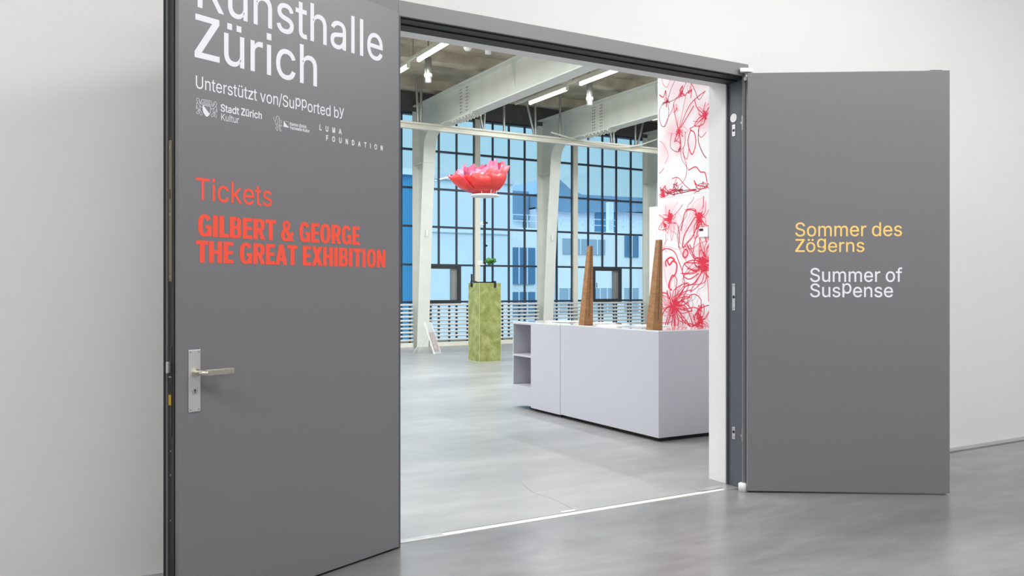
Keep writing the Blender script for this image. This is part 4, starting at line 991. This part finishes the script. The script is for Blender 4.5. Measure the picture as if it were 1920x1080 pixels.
# suspended rail along the windows
rl = thing('suspended_rail', 'long cream rail hung on rods in front of the windows', 'rail', (3.0, 17.0, 4.94))
mb = MB(); mb.box(0, 16.0, -0.06, 0.06, 0.11, 0.15); mb.box(0, 16.0, -0.015, 0.015, 0.035, 0.11); mb.box(0, 16.0, -0.06, 0.06, 0, 0.035)
mb.build('rail_beam', M['railpaint'], rl)
for a, b in ((7.25, 7.30), (7.37, 7.37), (8.72, 8.92), (9.03, 8.95), (9.49, 9.49), (10.03, 10.32), (10.34, 10.36), (11.06, 11.06), (11.95, 11.92), (12.45, 12.62), (12.68, 12.68), (13.38, 13.38), (13.75, 13.45)):
    MB().tube([(a - 3.0, 0, 6.15 - 4.94), (b - 3.0, 0, 0.15)], 0.03, 8).build('hanger_rod', M['galv'], rl)
mb = MB(); mb.tube(smooth_path([(10.7, 16.85, 5.17), (11.2, 16.85, 5.09), (11.8, 16.85, 5.03), (12.6, 16.85, 4.99), (13.25, 16.85, 5.06), (13.9, 16.85, 5.27), (14.9, 16.85, 5.7)], 8), 0.02, 8)
tag(mb.build('cable', M['railpaint']), 'white cable sagging over the hung rail near the red drawings', 'cable')

# ------------------------------------------------------------------ red drawings on the partition
PX = 6.0
rnd = random.Random(11)
def to_wall(y, z, lay=0): return (-0.0045 - 4e-5 * lay, y, z)
def drawing(z0, z1, label, nodes, loops, lines, seed, stains, base_pink, dense):
    o = thing('wall_drawing', label, 'drawing', (PX, 0, 0), group='red scribbled drawings')
    sh = MB().box(-0.004, -0.0003, 4.60, 7.215, z0, z1).build('sheet', drawing_paper('stained_sheet_' + str(seed), stains, base_pink), o)
    R = random.Random(seed)
    m1, m2, m3 = MB(), MB(), MB()
    for pts, w, k, closed in loops:
        ribbon((m1, m2, m3)[k], smooth_path(pts, 9, closed), w, to_wall, closed)
    for (y, z, r, n, k) in nodes:
        for i in range(n):                     # petals and rays round a knot
            a = R.uniform(0, 2 * PI); L = r * R.uniform(0.5, 1.6)
            wv = R.uniform(-0.5, 0.5)
            p1 = (y + L * 0.5 * math.cos(a + wv), z + L * 0.5 * math.sin(a + wv))
            p2 = (y + L * math.cos(a), z + L * math.sin(a))
            if R.random() < 0.45:
                p3 = (y + L * 0.5 * math.cos(a - wv - 0.5), z + L * 0.5 * math.sin(a - wv - 0.5))
                q = smooth_path([(y, z), p1, p2, p3, (y, z)], 8)
            else:
                q = smooth_path([(y, z), p1, p2], 8)
            q = [p for p in q if z0 + 0.01 < p[1] < z1 - 0.01 and p[0] < 7.205]
            if len(q) > 2:
                ribbon((m1, m2, m3)[k if R.random() < 0.7 else 2], q, R.uniform(0.004, 0.011) * dense, to_wall)
        for i in range(int(n * 0.8)):          # tight tangle in the knot
            q = [(y + R.gauss(0, r * 0.16), z + R.gauss(0, r * 0.16)) for _ in range(7)]
            q = [p for p in smooth_path(q, 6) if z0 + 0.01 < p[1] < z1 - 0.01 and p[0] < 7.205]
            if len(q) > 2: ribbon((m1, m2)[k % 2], q, 0.006 * dense, to_wall)
    for i in range(lines):                     # wandering threads
        y, z = R.uniform(5.0, 7.15), R.uniform(z0 + 0.1, z1 - 0.1); a = R.uniform(0, 2 * PI); q = []
        for s_ in range(R.randint(6, 14)):
            q.append((y, z)); a += R.uniform(-0.9, 0.9); y += 0.09 * math.cos(a); z += 0.11 * math.sin(a)
        q = [p for p in smooth_path(q, 6) if z0 + 0.01 < p[1] < z1 - 0.01 and 4.65 < p[0] < 7.205]
        if len(q) > 2: ribbon((m1, m2, m3)[R.choice((0, 2, 2, 1))], q, R.uniform(0.003, 0.006), to_wall)
    for mm, mt, lb in ((m1, 'crayon', 'bright red scribbled lines'), (m2, 'crayon_dark', 'dark red scribbled lines'), (m3, 'crayon_pale', 'pale pink scribbled lines')):
        if mm.v:
            s_ = mm.build('scribble', M[mt], sh); s_['label'] = lb
    return o
up_loops = [
 ([(7.13, 3.45), (7.19, 3.36), (7.16, 3.22), (7.08, 3.2), (7.03, 3.33), (7.06, 3.45)], 0.007, 1, True),
 ([(7.13, 3.46), (6.98, 3.45), (6.83, 3.5), (6.72, 3.62), (6.62, 3.5), (6.55, 3.38), (6.47, 3.44)], 0.007, 1, False),
 ([(7.05, 3.48), (6.93, 3.66), (6.75, 3.74), (6.64, 3.76)], 0.006, 1, False),
 ([(6.87, 3.1), (6.93, 3.3), (6.95, 3.42)], 0.009, 0, False), ([(6.87, 3.1), (6.72, 3.32), (6.6, 3.4), (6.45, 3.45)], 0.01, 0, False),
 ([(6.87, 3.1), (6.78, 3.38), (6.74, 3.5)], 0.006, 0, False), ([(6.87, 3.1), (6.68, 3.28), (6.63, 3.33)], 0.012, 0, False),
 ([(6.98, 3.1), (7.0, 2.95), (6.88, 2.88), (6.78, 2.93), (6.76, 3.08)], 0.007, 1, False),
 ([(6.84, 2.97), (6.87, 3.1), (6.92, 3.02), (6.86, 2.98)], 0.008, 0, True),
 ([(6.86, 3.0), (6.82, 2.8), (6.74, 2.7), (6.7, 2.65)], 0.006, 0, False),
 ([(6.68, 3.08), (6.72, 2.96), (6.66, 2.82), (6.6, 2.92), (6.62, 3.04), (6.68, 3.08)], 0.012, 0, True),
 ([(6.82, 2.88), (6.74, 2.78), (6.7, 2.9)], 0.007, 0, False),
 ([(6.55, 3.1), (6.56, 2.95), (6.5, 2.82), (6.44, 2.75)], 0.01, 1, False),
 ([(6.71, 2.66), (6.6, 2.68), (6.53, 2.62), (6.46, 2.6), (6.43, 2.5)], 0.012, 0, False),
 ([(6.98, 2.6), (6.88, 2.6), (6.76, 2.5), (6.66, 2.44), (6.55, 2.42)], 0.008, 0, False),
 ([(6.9, 2.6), (6.96, 2.48), (6.92, 2.42)], 0.008, 0, False),
 ([(7.18, 3.04), (7.12, 3.0), (7.04, 2.86), (7.1, 2.78)], 0.011, 2, False),
 ([(7.15, 3.75), (7.12, 3.66), (7.05, 3.62), (7.0, 3.72)], 0.01, 2, False),
 ([(7.19, 3.56), (7.12, 3.52), (7.08, 3.58), (7.07, 3.4)], 0.012, 0, False),
 ([(6.46, 3.2), (6.6, 3.12), (6.7, 3.1)], 0.008, 0, False), ([(6.46, 3.2), (6.58, 3.3), (6.62, 3.4)], 0.009, 0, False),
 ([(6.46, 3.2), (6.56, 3.06), (6.52, 2.98), (6.44, 3.02)], 0.007, 0, False),
]
# tangle along the lower edge of the upper sheet
R_ = random.Random(5)
for k in range(26):
    y = R_.uniform(5.6, 7.15)
    up_loops.append(([(y, 2.41 + R_.uniform(0, 0.05)), (y + R_.uniform(-0.1, 0.1), 2.5 + R_.uniform(-0.05, 0.05)), (y + R_.uniform(-0.25, 0.1), 2.43 + R_.uniform(0, 0.06)), (y + R_.uniform(-0.15, 0.15), 2.405 + R_.uniform(0, 0.1))], R_.uniform(0.005, 0.011), k % 2, k % 4 == 0))
drawing(2.40, 4.6, 'upper sheet of loose red scribbles on the partition wall',
        [(6.87, 3.1, 0.12, 8, 0), (6.83, 3.5, 0.09, 6, 0), (6.46, 3.2, 0.13, 12, 0), (6.67, 3.5, 0.06, 4, 0), (7.06, 3.46, 0.08, 6, 1), (7.12, 2.44, 0.1, 12, 0), (6.5, 3.7, 0.15, 8, 0), (6.9, 3.34, 0.04, 4, 0), (6.86, 2.9, 0.03, 4, 1), (5.8, 3.2, 0.2, 10, 0), (5.4, 3.6, 0.2, 10, 0)],
        up_loops, 26, 3,
        [(6.9, 3.1, 0.3, 0.75), (6.46, 3.2, 0.28, 0.8), (6.67, 3.35, 0.28, 0.5), (6.55, 3.68, 0.35, 0.9), (6.9, 3.55, 0.3, 0.5), (7.12, 2.9, 0.22, 0.5), (6.87, 2.9, 0.12, 0.7), (6.92, 3.34, 0.12, 0.7), (7.05, 2.45, 0.25, 0.45), (6.7, 2.9, 0.2, 0.4)], 0.01, 0.9)
lo_loops = [
 ([(7.05, 2.12), (6.9, 2.1), (6.86, 1.98), (6.87, 1.84)], 0.012, 0, False),
 ([(6.83, 2.02), (6.76, 2.22), (6.62, 2.22), (6.56, 2.12)], 0.014, 0, False),
 ([(6.55, 2.12), (6.64, 1.96), (6.74, 1.88), (6.8, 1.84), (6.78, 1.96), (6.68, 2.08), (6.58, 2.18)], 0.014, 0, False),
 ([(6.55, 2.05), (6.62, 1.88), (6.64, 1.78)], 0.012, 0, False),
 ([(6.8, 1.76), (6.76, 1.82), (6.72, 1.78), (6.76, 1.73)], 0.018, 0, True),
 ([(7.18, 1.8), (7.08, 1.84), (6.94, 1.8), (6.86, 1.68), (6.8, 1.56), (6.78, 1.42), (6.86, 1.3)], 0.012, 0, False),
 ([(7.06, 1.72), (7.02, 1.66), (6.96, 1.7), (6.9, 1.66), (6.92, 1.56), (7.0, 1.5), (7.03, 1.42), (6.98, 1.38)], 0.02, 0, False),
 ([(7.07, 1.64), (7.08, 1.7), (7.0, 1.74), (6.93, 1.71)], 0.02, 0, False),
 ([(6.46, 1.66), (6.62, 1.7), (6.78, 1.66), (6.8, 1.55), (6.7, 1.5), (6.55, 1.56)], 0.012, 0, False),
 ([(6.46, 1.66), (6.56, 1.72), (6.62, 1.7), (6.6, 1.64), (6.52, 1.62)], 0.014, 1, False),
 ([(6.46, 1.7), (6.54, 1.9), (6.48, 1.98), (6.44, 1.88)], 0.012, 0, False),
 ([(6.46, 1.62), (6.62, 1.46), (6.76, 1.42), (6.88, 1.3), (6.95, 1.2)], 0.013, 0, False),
 ([(6.95, 1.22), (7.06, 1.34), (7.17, 1.36), (7.2, 1.46)], 0.014, 0, False),
 ([(6.95, 1.22), (7.02, 1.4), (6.98, 1.54), (6.9, 1.5), (6.92, 1.36), (6.95, 1.24)], 0.012, 0, False),
 ([(6.95, 1.22), (7.1, 1.16), (7.18, 1.0)], 0.014, 0, False), ([(6.95, 1.22), (7.05, 1.08), (7.12, 0.9)], 0.012, 0, False),
 ([(6.95, 1.22), (6.8, 1.1), (6.66, 0.98)], 0.016, 0, False), ([(6.95, 1.22), (6.78, 1.18), (6.62, 1.2), (6.5, 1.16)], 0.01, 0, False),
 ([(6.95, 1.22), (6.94, 1.0), (6.96, 0.85)], 0.014, 0, False), ([(6.95, 1.22), (7.15, 1.22), (7.2, 1.23)], 0.01, 2, False),
 ([(6.7, 1.2), (6.72, 1.3), (6.62, 1.34), (6.52, 1.28), (6.54, 1.16)], 0.01, 0, False),
 ([(6.64, 1.12), (6.58, 1.0), (6.52, 0.98), (6.5, 1.08), (6.58, 1.14), (6.62, 1.08), (6.54, 0.96)], 0.014, 0, False),
 ([(6.46, 0.95), (6.54, 1.02), (6.66, 1.0)], 0.014, 0, False),
 ([(7.12, 1.7), (7.08, 1.5), (7.0, 1.38)], 0.01, 2, False), ([(7.05, 1.95), (7.12, 1.86), (7.06, 1.8)], 0.01, 2, False),
]
drawing(0.45, 2.378, 'lower sheet of dense red scribbles on the partition wall',
        [(7.01, 2.17, 0.16, 16, 0), (6.54, 2.14, 0.16, 18, 0), (6.46, 1.66, 0.26, 30, 0), (6.95, 1.2, 0.24, 30, 0), (6.54, 1.06, 0.15, 16, 0), (7.1, 2.1, 0.07, 8, 0), (5.8, 1.7, 0.25, 14, 0), (5.4, 1.2, 0.25, 14, 0)],
        lo_loops, 30, 4,
        [(7.01, 2.15, 0.26, 0.8), (6.54, 2.12, 0.28, 0.85), (6.46, 1.66, 0.34, 1.0), (6.95, 1.18, 0.34, 1.0), (6.54, 1.05, 0.25, 0.8), (6.76, 1.78, 0.14, 0.7), (6.8, 2.05, 0.25, 0.4), (7.0, 1.6, 0.25, 0.4)], 0.03, 1.05)
ts = thing('thermostat', 'small white thermostat with a dark red display on the lower drawing', 'thermostat', (PX - 0.0045, 6.47, 1.985))
MB().box(-0.025, -0.0005, -0.075, 0.06, -0.05, 0.05).build('thermostat_case', M['white_plastic'], ts, 0.004)
MB().box(-0.0262, -0.0252, -0.01, 0.05, 0.012, 0.038).build('display', mat('dark_red_display', rgb(70, 18, 20), 0.3), ts)
# ------------------------------------------------------------------ white counter in two units
X0, X1 = 4.875, 5.60
c1 = thing('reception_counter', 'long white counter unit nearest the doorway with a plain front', 'counter', (X0, 5.855, 0))
Lc = 7.487 - 5.855
MB().box(0, X1 - X0, 0, Lc, 0.04, 1.006).build('counter_body', M['desk'], c1, 0.003)
MB().box(0, X1 - X0, 0, Lc, 1.006, 1.018).build('counter_top', [M['desk_top']], c1, 0.001)
MB().box(0.05, X1 - X0 - 0.05, 0.05, Lc - 0.01, 0, 0.0399).build('plinth', M['desk_gap'], c1)
c2 = thing('shelf_cabinet', 'white cabinet at the far end of the counter with an open two-shelf niche', 'cabinet', (X0, 7.493, 0))
y1, y2, t = 8.107 - 7.493, 8.52 - 7.493, 0.018
D = X1 - X0
MB().box(0, D, 0, y1, 0.035, 1.0).build('closed_body', M['desk'], c2, 0.002)
mb = MB()
mb.box(0, D, y1, y2, 0.05, 0.268)                                     # plain base block of the niche
mb.box(0, D, y2 - t, y2, 0.268, 1.0)                                  # end panel
mb.box(0.40, D, y1, y2 - t, 0.268, 1.0)                               # back of the niche
mb.build('niche_carcass', M['desk'], c2, 0.001)
MB().box(0.0, 0.40, y1, y2 - t, 0.607, 0.63).build('shelf', M['desk'], c2)
MB().box(0, D, y1, y2 - t, 0.982, 1.0).build('niche_top', M['desk'], c2)
MB().box(0, D, 0, y2, 1.0005, 1.014).build('cabinet_top', M['desk_top'], c2, 0.001)
MB().box(0.05, D - 0.05, 0.05, y1 - 0.02, 0, 0.0349).box(0.16, D - 0.05, y1 - 0.02, y2 - 0.12, 0, 0.0499).build('plinth', M['desk_gap'], c2)

def wedge(y, h, label):
    o = thing('wooden_wedge', label, 'wedge', (X0 + 0.006, y, 1.0185), group='tapered wooden wedges')
    bot = [(0, 0, 0), (0.115, 0, 0), (0.115, 0.10, 0), (0, 0.10, 0)]
    top = [(0.078, 0, h), (0.115, 0, h), (0.115, 0.055, h), (0.078, 0.055, h)]
    MB().hexa(bot, top).build('wedge_body', M['wood'], o, 0.002)
    mb = MB(); mb.hexa([(0.062, -0.0012, 0.10), (0.068, -0.0012, 0.10), (0.068, 0.0, 0.10), (0.062, 0.0, 0.10)], [(0.094, -0.0012, h - 0.01), (0.097, -0.0012, h - 0.01), (0.097, 0.0, h - 0.01), (0.094, 0.0, h - 0.01)])
    mb.build('joint_line', mat('dark_wood_joint', rgb(84, 54, 30), 0.6), o)
    return o
wedge(7.05, 0.825, 'tapered wooden wedge standing on the counter in front of the window')
wedge(5.945, 0.832, 'tapered wooden wedge standing on the counter beside the red drawings')
# leaflets lying on the counter
def leaflet(x, y, rz, w, h, n, m, label):
    o = thing('leaflet_stack', label, 'leaflets', (x, y, 1.0185), rz, 'leaflets on the counter')
    MB().box(-w / 2, w / 2, -h / 2, h / 2, 0, 0.0025 * n).build('paper_stack', m, o)
    return o
leaflet(5.12, 6.85, 0.1, 0.21, 0.3, 3, M['paper'], 'white leaflets beside the foot of the far wedge')
leaflet(5.15, 6.45, -0.05, 0.21, 0.3, 2, M['paper_grey'], 'grey printed leaflets between the two wedges')
leaflet(5.38, 6.55, 0.2, 0.21, 0.3, 4, M['paper'], 'white leaflets at the back of the counter between the wedges')
leaflet(5.25, 7.3, 0.0, 0.3, 0.21, 5, M['paper'], 'white leaflets behind the far wedge')
leaflet(5.2, 7.9, 0.3, 0.21, 0.3, 3, M['paper'], 'curled white sheets on the cabinet top')

# tall white cabinet deeper in the gallery
cb = thing('tall_cabinet', 'tall white cupboard seen in the gap beside the red drawings', 'cupboard', (9.90, 12.0, 0))
MB().box(0, 1.3, 0, 0.16, 0.0, 2.92).build('cupboard_body', M['white_plastic'], cb, 0.004)
MB().box(0.07, 1.22, -0.022, -0.0005, 0.08, 2.86).build('cupboard_door', M['white_plastic'], cb, 0.004)
MB().ball((0.24, -0.06, 2.48), 0.05, 12, 8).build('black_ball', M['black'], cb)  # stands for an unidentified black round object, not a handle
mb = MB(); mb.tube([(0.24, -0.05, 2.48), (0.24, -0.022, 2.48)], 0.02); mb.build('ball_stem', M['galv'], cb)

# ------------------------------------------------------------------ pedestal and flower
ped = thing('stone_pedestal', 'square green onyx pedestal under the pink flower', 'pedestal', (7.452, 14.122, 0))
MB().box(-0.23, 0.23, -0.23, 0.23, 0.012, 1.506).build('onyx_block', M['onyx'], ped, 0.004)
MB().box(-0.235, 0.235, -0.235, 0.235, 0.0, 0.0119).build('base_edge', mat('pale_stone_edge', rgb(196, 196, 160), 0.5), ped)
mb = MB()
for sx in (-1, 1):
    for sy in (-1, 1):
        mb.box(sx * 0.2305 - 0.003, sx * 0.2305 + 0.003, sy * 0.2305 - 0.003, sy * 0.2305 + 0.003, 0.013, 1.507)
mb.build('corner_edge', mat('pale_onyx_edge', rgb(198, 202, 150), 0.3), ped)

fl = thing('flower_sculpture', 'huge pink and coral flower on a black pole above the green pedestal', 'sculpture', (7.452, 14.122, 1.5075))
B0 = 1.5075
MB().box(-0.15, 0.15, -0.15, 0.15, 0.0, 0.022).build('base_plate', M['black'], fl)
for (cx_, cy_) in ((0.10, -0.238), (-0.238, 0.08)):
    mb = MB()
    if cx_ > 0:
        mb.box(cx_ - 0.02, cx_ + 0.02, -0.25, -0.236, -0.09, 0.022); mb.box(cx_ - 0.02, cx_ + 0.02, -0.25, -0.14, 0.0225, 0.036)
    else:
        mb.box(-0.252, -0.237, cy_ - 0.03, cy_ + 0.03, -0.08, 0.022); mb.box(-0.252, -0.14, cy_ - 0.03, cy_ + 0.03, 0.0225, 0.036)
        mb.box(-0.25, -0.225, cy_ - 0.012, cy_ + 0.012, 0.036, 0.17)
    mb.build('clamp', M['black'], fl)
MB().tube([(0, 0, 0.022), (0, 0, 1.63)], 0.026, 14).build('pole', M['black'], fl)
MB().tube([(0.02, -0.01, 0.72), (0.05, -0.02, 0.72)], 0.02).build('pole_clip', M['black'], fl)
MB().tube([(0.02, -0.02, 1.16), (0.05, -0.03, 1.16)], 0.018).build('pole_clip', M['black'], fl)
zd = 3.165 - B0
MB().lathe([(0.0, zd + 0.008), (0.27, zd + 0.008), (0.28, zd + 0.012), (0.28, zd + 0.038), (0.27, zd + 0.045), (0, zd + 0.045)], 0, 0, 36).build('disc_plate', M['blossom'], fl)
Rv = Vector((0.8685, -0.4957, 0)); Tv = Vector((-0.4957, -0.8685, 0))   # image right, towards the viewer
def petal(ang, reach, height, width, curl, mt_out, mt_in, seed, base=0.10):
    """cupped resin petal with a ruffled rim; ang measured from image right towards the viewer"""
    rr = random.Random(seed)
    d = Rv * math.cos(ang) + Tv * math.sin(ang)
    side = Vector((-d.y, d.x, 0))
    nu, nv = 18, 14
    ph = rr.uniform(0, 6)
    def surf(u, v):
        # u along the petal 0..1, v across -1..1
        wid = width * (0.34 + 0.66 * math.sin(min(1.0, u * 1.15) * PI / 2)) * (1.0 if u < 0.72 else math.sqrt(max(0.0, 1 - ((u - 0.72) / 0.30) ** 2)))
        r = base + reach * (u ** 0.8) * (1 - curl * u * u)
        z = height * (u ** 1.55)
        cup = 0.16 * width * (v * v) * (0.4 + u)
        ruf = 0.022 * math.sin(v * 7 + ph) * u * u + 0.016 * math.sin(v * 13 + u * 5 + ph * 2) * u ** 3
        return d * (r - cup * 0.9 + ruf) + side * (v * wid * 0.5) + Vector((0, 0, zd + 0.05 + z + cup * 0.35 + ruf * 0.6))
    top = [[surf(i / nu, -1 + 2 * j / nv) for j in range(nv + 1)] for i in range(nu + 1)]
    mb = MB()
    vo = [p for row in top for p in row]
    def quads(off, flip):
        q = []
        for i in range(nu):
            for j in range(nv):
                a = off + i * (nv + 1) + j
                f = (a, a + 1, a + nv + 2, a + nv + 1)
                q.append(f[::-1] if flip else f)
        return q
    n0 = len(vo)
    inner = [p - d * 0.006 + Vector((0, 0, 0.006)) for p in vo]
    mb.add(vo, quads(0, True), 0, True)
    mb.add(inner, quads(0, False), 1, True)
    rim = [j for j in range(nv + 1)]
    b_ = len(vo)
    ring = [i * (nv + 1) for i in range(nu + 1)] + [nu * (nv + 1) + j for j in range(1, nv + 1)] + [i * (nv + 1) + nv for i in range(nu - 1, -1, -1)]
    rv = [vo[k] for k in ring] + [inner[k] for k in ring]
    nr = len(ring)
    mb.add(rv, [(k, k + 1, nr + k + 1, nr + k) for k in range(nr - 1)], 1, True)
    me = bpy.data.meshes.new('petal')
    me.from_pydata(mb.v, [], mb.f)
    me.materials.append(M[mt_out]); me.materials.append(M[mt_in])
    for p, mi in zip(me.polygons, mb.mi): p.material_index = mi; p.use_smooth = True
    o = bpy.data.objects.new('petal', me); C.objects.link(o); o.parent = fl
    return o
dg = math.radians
# outer coral petals, then the inner pink ones standing up behind
for args in (
    (dg(160), 0.66, 0.31, 0.66, 0.05, 'petal_red', 'petal_pink', 1), (dg(118), 0.50, 0.29, 0.72, 0.10, 'petal_red', 'petal_red', 2),
    (dg(78), 0.40, 0.35, 0.74, 0.12, 'petal_red', 'petal_pink', 3), (dg(40), 0.38, 0.44, 0.66, 0.14, 'petal_red', 'petal_pink', 4),
    (dg(4), 0.42, 0.52, 0.56, 0.12, 'petal_red', 'petal_pink', 5), (dg(-34), 0.40, 0.64, 0.50, 0.16, 'petal_red', 'petal_pink', 6),
    (dg(-72), 0.34, 0.58, 0.46, 0.2, 'petal_pink', 'petal_pink', 7), (dg(-112), 0.36, 0.52, 0.62, 0.2, 'petal_pink', 'petal_pink', 8),
    (dg(-148), 0.44, 0.56, 0.62, 0.15, 'petal_pink', 'petal_pink', 9), (dg(-176), 0.50, 0.44, 0.58, 0.12, 'petal_pink', 'petal_pink', 10),
    (dg(140), 0.26, 0.42, 0.52, 0.25, 'petal_pink', 'petal_pink', 11), (dg(55), 0.24, 0.46, 0.46, 0.25, 'petal_pink', 'petal_pink', 12),
    (dg(-130), 0.24, 0.56, 0.50, 0.3, 'petal_pink', 'petal_pink', 13), (dg(-50), 0.26, 0.68, 0.34, 0.25, 'petal_pink', 'petal_pink', 14)):
    petal(*args)
for a in (60, 100, 25):
    d = Rv * math.cos(dg(a)) + Tv * math.sin(dg(a))
    MB().tube([(d.x * 0.25, d.y * 0.25, zd + 0.045), (d.x * 0.27, d.y * 0.27, zd + 0.14)], 0.008, 8).build('petal_peg', M['railpaint'], fl)
# little shelf with flower and leaves, and a blossom clipped to the pole
zs = 1.862 - B0
MB().lathe([(0, zs - 0.012), (0.07, zs - 0.012), (0.08, zs), (0.07, zs + 0.01), (0, zs + 0.01)], -0.07 * Rv.x, -0.07 * Rv.y, 20).build('small_shelf', M['blossom'], fl)
def bouquet(cx, cy, cz, n, r, mt, nm, seed, sc):
    rr = random.Random(seed); mb = MB()
    for k in range(n):
        a = rr.uniform(0, 2 * PI); q = rr.uniform(0.2, 1) * r
        mb.ball((cx + q * math.cos(a), cy + q * math.sin(a), cz + rr.uniform(-0.3, 0.7) * r), r * rr.uniform(0.3, 0.45), 8, 5, sc)
    return mb.build(nm, M[mt], fl)
bouquet(0.10 * Rv.x, 0.10 * Rv.y, zs + 0.045, 22, 0.095, 'leaf_green', 'green_leaf_tuft', 3, (1, 1, 0.7))
bouquet(-0.09 * Rv.x, -0.09 * Rv.y, zs + 0.03, 10, 0.05, 'blossom', 'white_blossom', 4, (1, 1, 0.6))
bouquet(-0.045 * Rv.x, -0.045 * Rv.y, 2.644 - B0, 10, 0.04, 'blossom', 'white_blossom', 5, (1, 1, 1))

# ------------------------------------------------------------------ clear sign stand
sg = thing('sign_stand', 'small clear leaflet stand with printed sheets at the column foot', 'sign stand', (7.43, 16.24, 0), math.atan2(0.49, 0.87))
# local x = width of the board, local y = back towards the window
mb = MB(); mb.hexa([(-0.11, 0.0, 0), (0.11, 0.0, 0), (0.11, 0.02, 0), (-0.11, 0.02, 0)], [(-0.11, 0.26, 0.67), (0.11, 0.26, 0.67), (0.11, 0.28, 0.67), (-0.11, 0.28, 0.67)])
mb.build('board', M['acrylic'], sg)
for xx in (-0.115, 0.105):
    mb = MB(); mb.hexa([(xx, -0.006, 0), (xx + 0.012, -0.006, 0), (xx + 0.012, 0.026, 0), (xx, 0.026, 0)], [(xx, 0.256, 0.672), (xx + 0.012, 0.256, 0.672), (xx + 0.012, 0.288, 0.672), (xx, 0.288, 0.672)])
    mb.build('board_edge', M['white_plastic'], sg)
mb = MB(); mb.hexa([(-0.09, 0.012, 0.06), (0.09, 0.012, 0.06), (0.09, 0.016, 0.06), (-0.09, 0.016, 0.06)], [(-0.09, 0.168, 0.46), (0.09, 0.168, 0.46), (0.09, 0.172, 0.46), (-0.09, 0.172, 0.46)])
mb.build('printed_sheet', mat('printed_sheet_ink', rgb(180, 168, 170), 0.6, noise=0.35, nscale=30), sg)
for xx in (-0.09, 0.08):
    mb = MB(); mb.tube([(xx, 0.58, 0.0), (xx, 0.23, 0.5)], 0.008, 8); mb.build('leg', M['white_plastic'], sg)

# ------------------------------------------------------------------ outside the windows
tag(MB().box(-60, 110, 19.5, 90, -9.2, -9.0).build('ground_outside', M['concrete_out']), 'grey yard far below the windows', 'ground', kind='structure')
YB = 40.0
def building(name, label, x0, y0=YB):
    return thing(name, label, 'building', (x0, y0, -9.0))
def bx(x0, x1, y0, y1, z0, z1): return MB().box(x0, x1, y0, y1, z0 + 9, z1 + 9)
a = building('building', 'deep blue clad building past the edge of the open door leaf', 0)
bx(8, 16.9, 0, 8, -9, 7.3).build('wall', M['fac_deep'], a)
bx(8, 16.9, -0.2, 8, 7.3, 7.6).build('parapet', M['fac_blue'], a)
b = building('building', 'plain pale blue building behind the pink flower', 0)
bx(17.0, 22.3, -1, 8, -9, 7.05).build('wall', M['fac_blue'], b)
bx(17.0, 22.35, -1.1, 8, 7.05, 7.35).build('parapet', M['fac_lilac'], b)
bx(17.0, 22.0, -1.05, -1.0, 4.3, 4.36).build('wall_joint', M['fac_lilac'], b)
c = building('building', 'pale building with a slate blue roof behind the flower pole', 0)
bx(22.4, 25.5, 1.0, 9, -9, 4.9).build('wall', M['fac_white'], c)
bx(22.4, 25.6, 3.5, 9, 4.9, 5.6).build('upper_wall', M['fac_blue'], c)
bx(22.4, 25.85, 3.2, 9, 5.6, 7.3).build('roof', M['roof_blue'], c)
for (wx0, wx1, wz0, wz1) in ((23.25, 24.9, 1.65, 3.75), (23.25, 24.9, -0.2, 1.2)):
    w_ = bx(wx0, wx1, 0.9, 1.0, wz0, wz1).build('window', M['win_dark'], c)
    mb = MB()
    for xx in (wx0 + 0.55, wx0 + 1.1): mb.box(xx - 0.03, xx + 0.03, 0.86, 0.9, wz0 + 9, wz1 + 9)
    mb.build('glazing_bar', M['rail_white'], w_)
rg = MB()
for zz in (5.3, 5.65): rg.box(22.4, 25.4, 1.1, 1.14, zz + 9 - 0.02, zz + 9 + 0.02)
for xx in (22.5, 23.5, 24.5, 25.3): rg.box(xx - 0.02, xx + 0.02, 1.1, 1.14, 13.9, 14.66)
rg.build('railing', M['rail_white'], c)
d = building('building', 'pale building with a peaked slate roof seen between the column and the red drawings', 0)
bx(25.9, 36, 0, 9, -9, 4.75).build('wall', M['fac_white'], d)
bx(25.9, 36, 2.5, 9, 4.75, 6.3).build('upper_wall', M['fac_lilac'], d)
mb = MB(); mb.prism([(25.9, 15.2), (25.9, 16.1), (27.2, 17.2), (28.2, 16.5), (29.1, 16.2), (36, 16.3), (36, 15.5), (29, 15.1)], 'y', 2.2, 9)
mb.build('roof', M['roof_blue'], d)
for (wx0, wx1, wz0, wz1, k) in ((26.2, 29.2, 3.4, 4.3, 'win_grey'), (30.66, 31.7, 3.3, 4.65, 'win_dark'), (26.0, 27.15, 0.0, 1.42, 'win_grey'), (28.27, 29.85, 0.0, 1.43, 'win_grey'), (30.66, 31.7, 0.0, 1.43, 'win_grey')):
    w_ = bx(wx0, wx1, -0.05, 0.0, wz0, wz1).build('window', M[k], d)
    mb = MB()
    n = max(1, int((wx1 - wx0) / 0.7))
    for q in range(1, n + 1): 
        xx = wx0 + (wx1 - wx0) * q / (n + 1); mb.box(xx - 0.03, xx + 0.03, -0.09, -0.05, wz0 + 9, wz1 + 9)
    mb.build('glazing_bar', M['rail_white'], w_)
bx(30.25, 31.9, 2.44, 2.5, 4.95, 6.25).build('terrace_window', M['win_dark'], d)
bx(29.65, 30.0, 0.2, 0.5, 4.75, 6.6).build('chimney', M['rail_white'], d)
rg = MB()
for zz in (5.15, 5.5): rg.box(26.0, 32.5, 0.06, 0.10, zz + 9 - 0.02, zz + 9 + 0.02)
for k in range(9): rg.box(26.1 + k * 0.75, 26.14 + k * 0.75, 0.06, 0.10, 13.75, 14.52)
rg.build('railing', M['rail_white'], d)
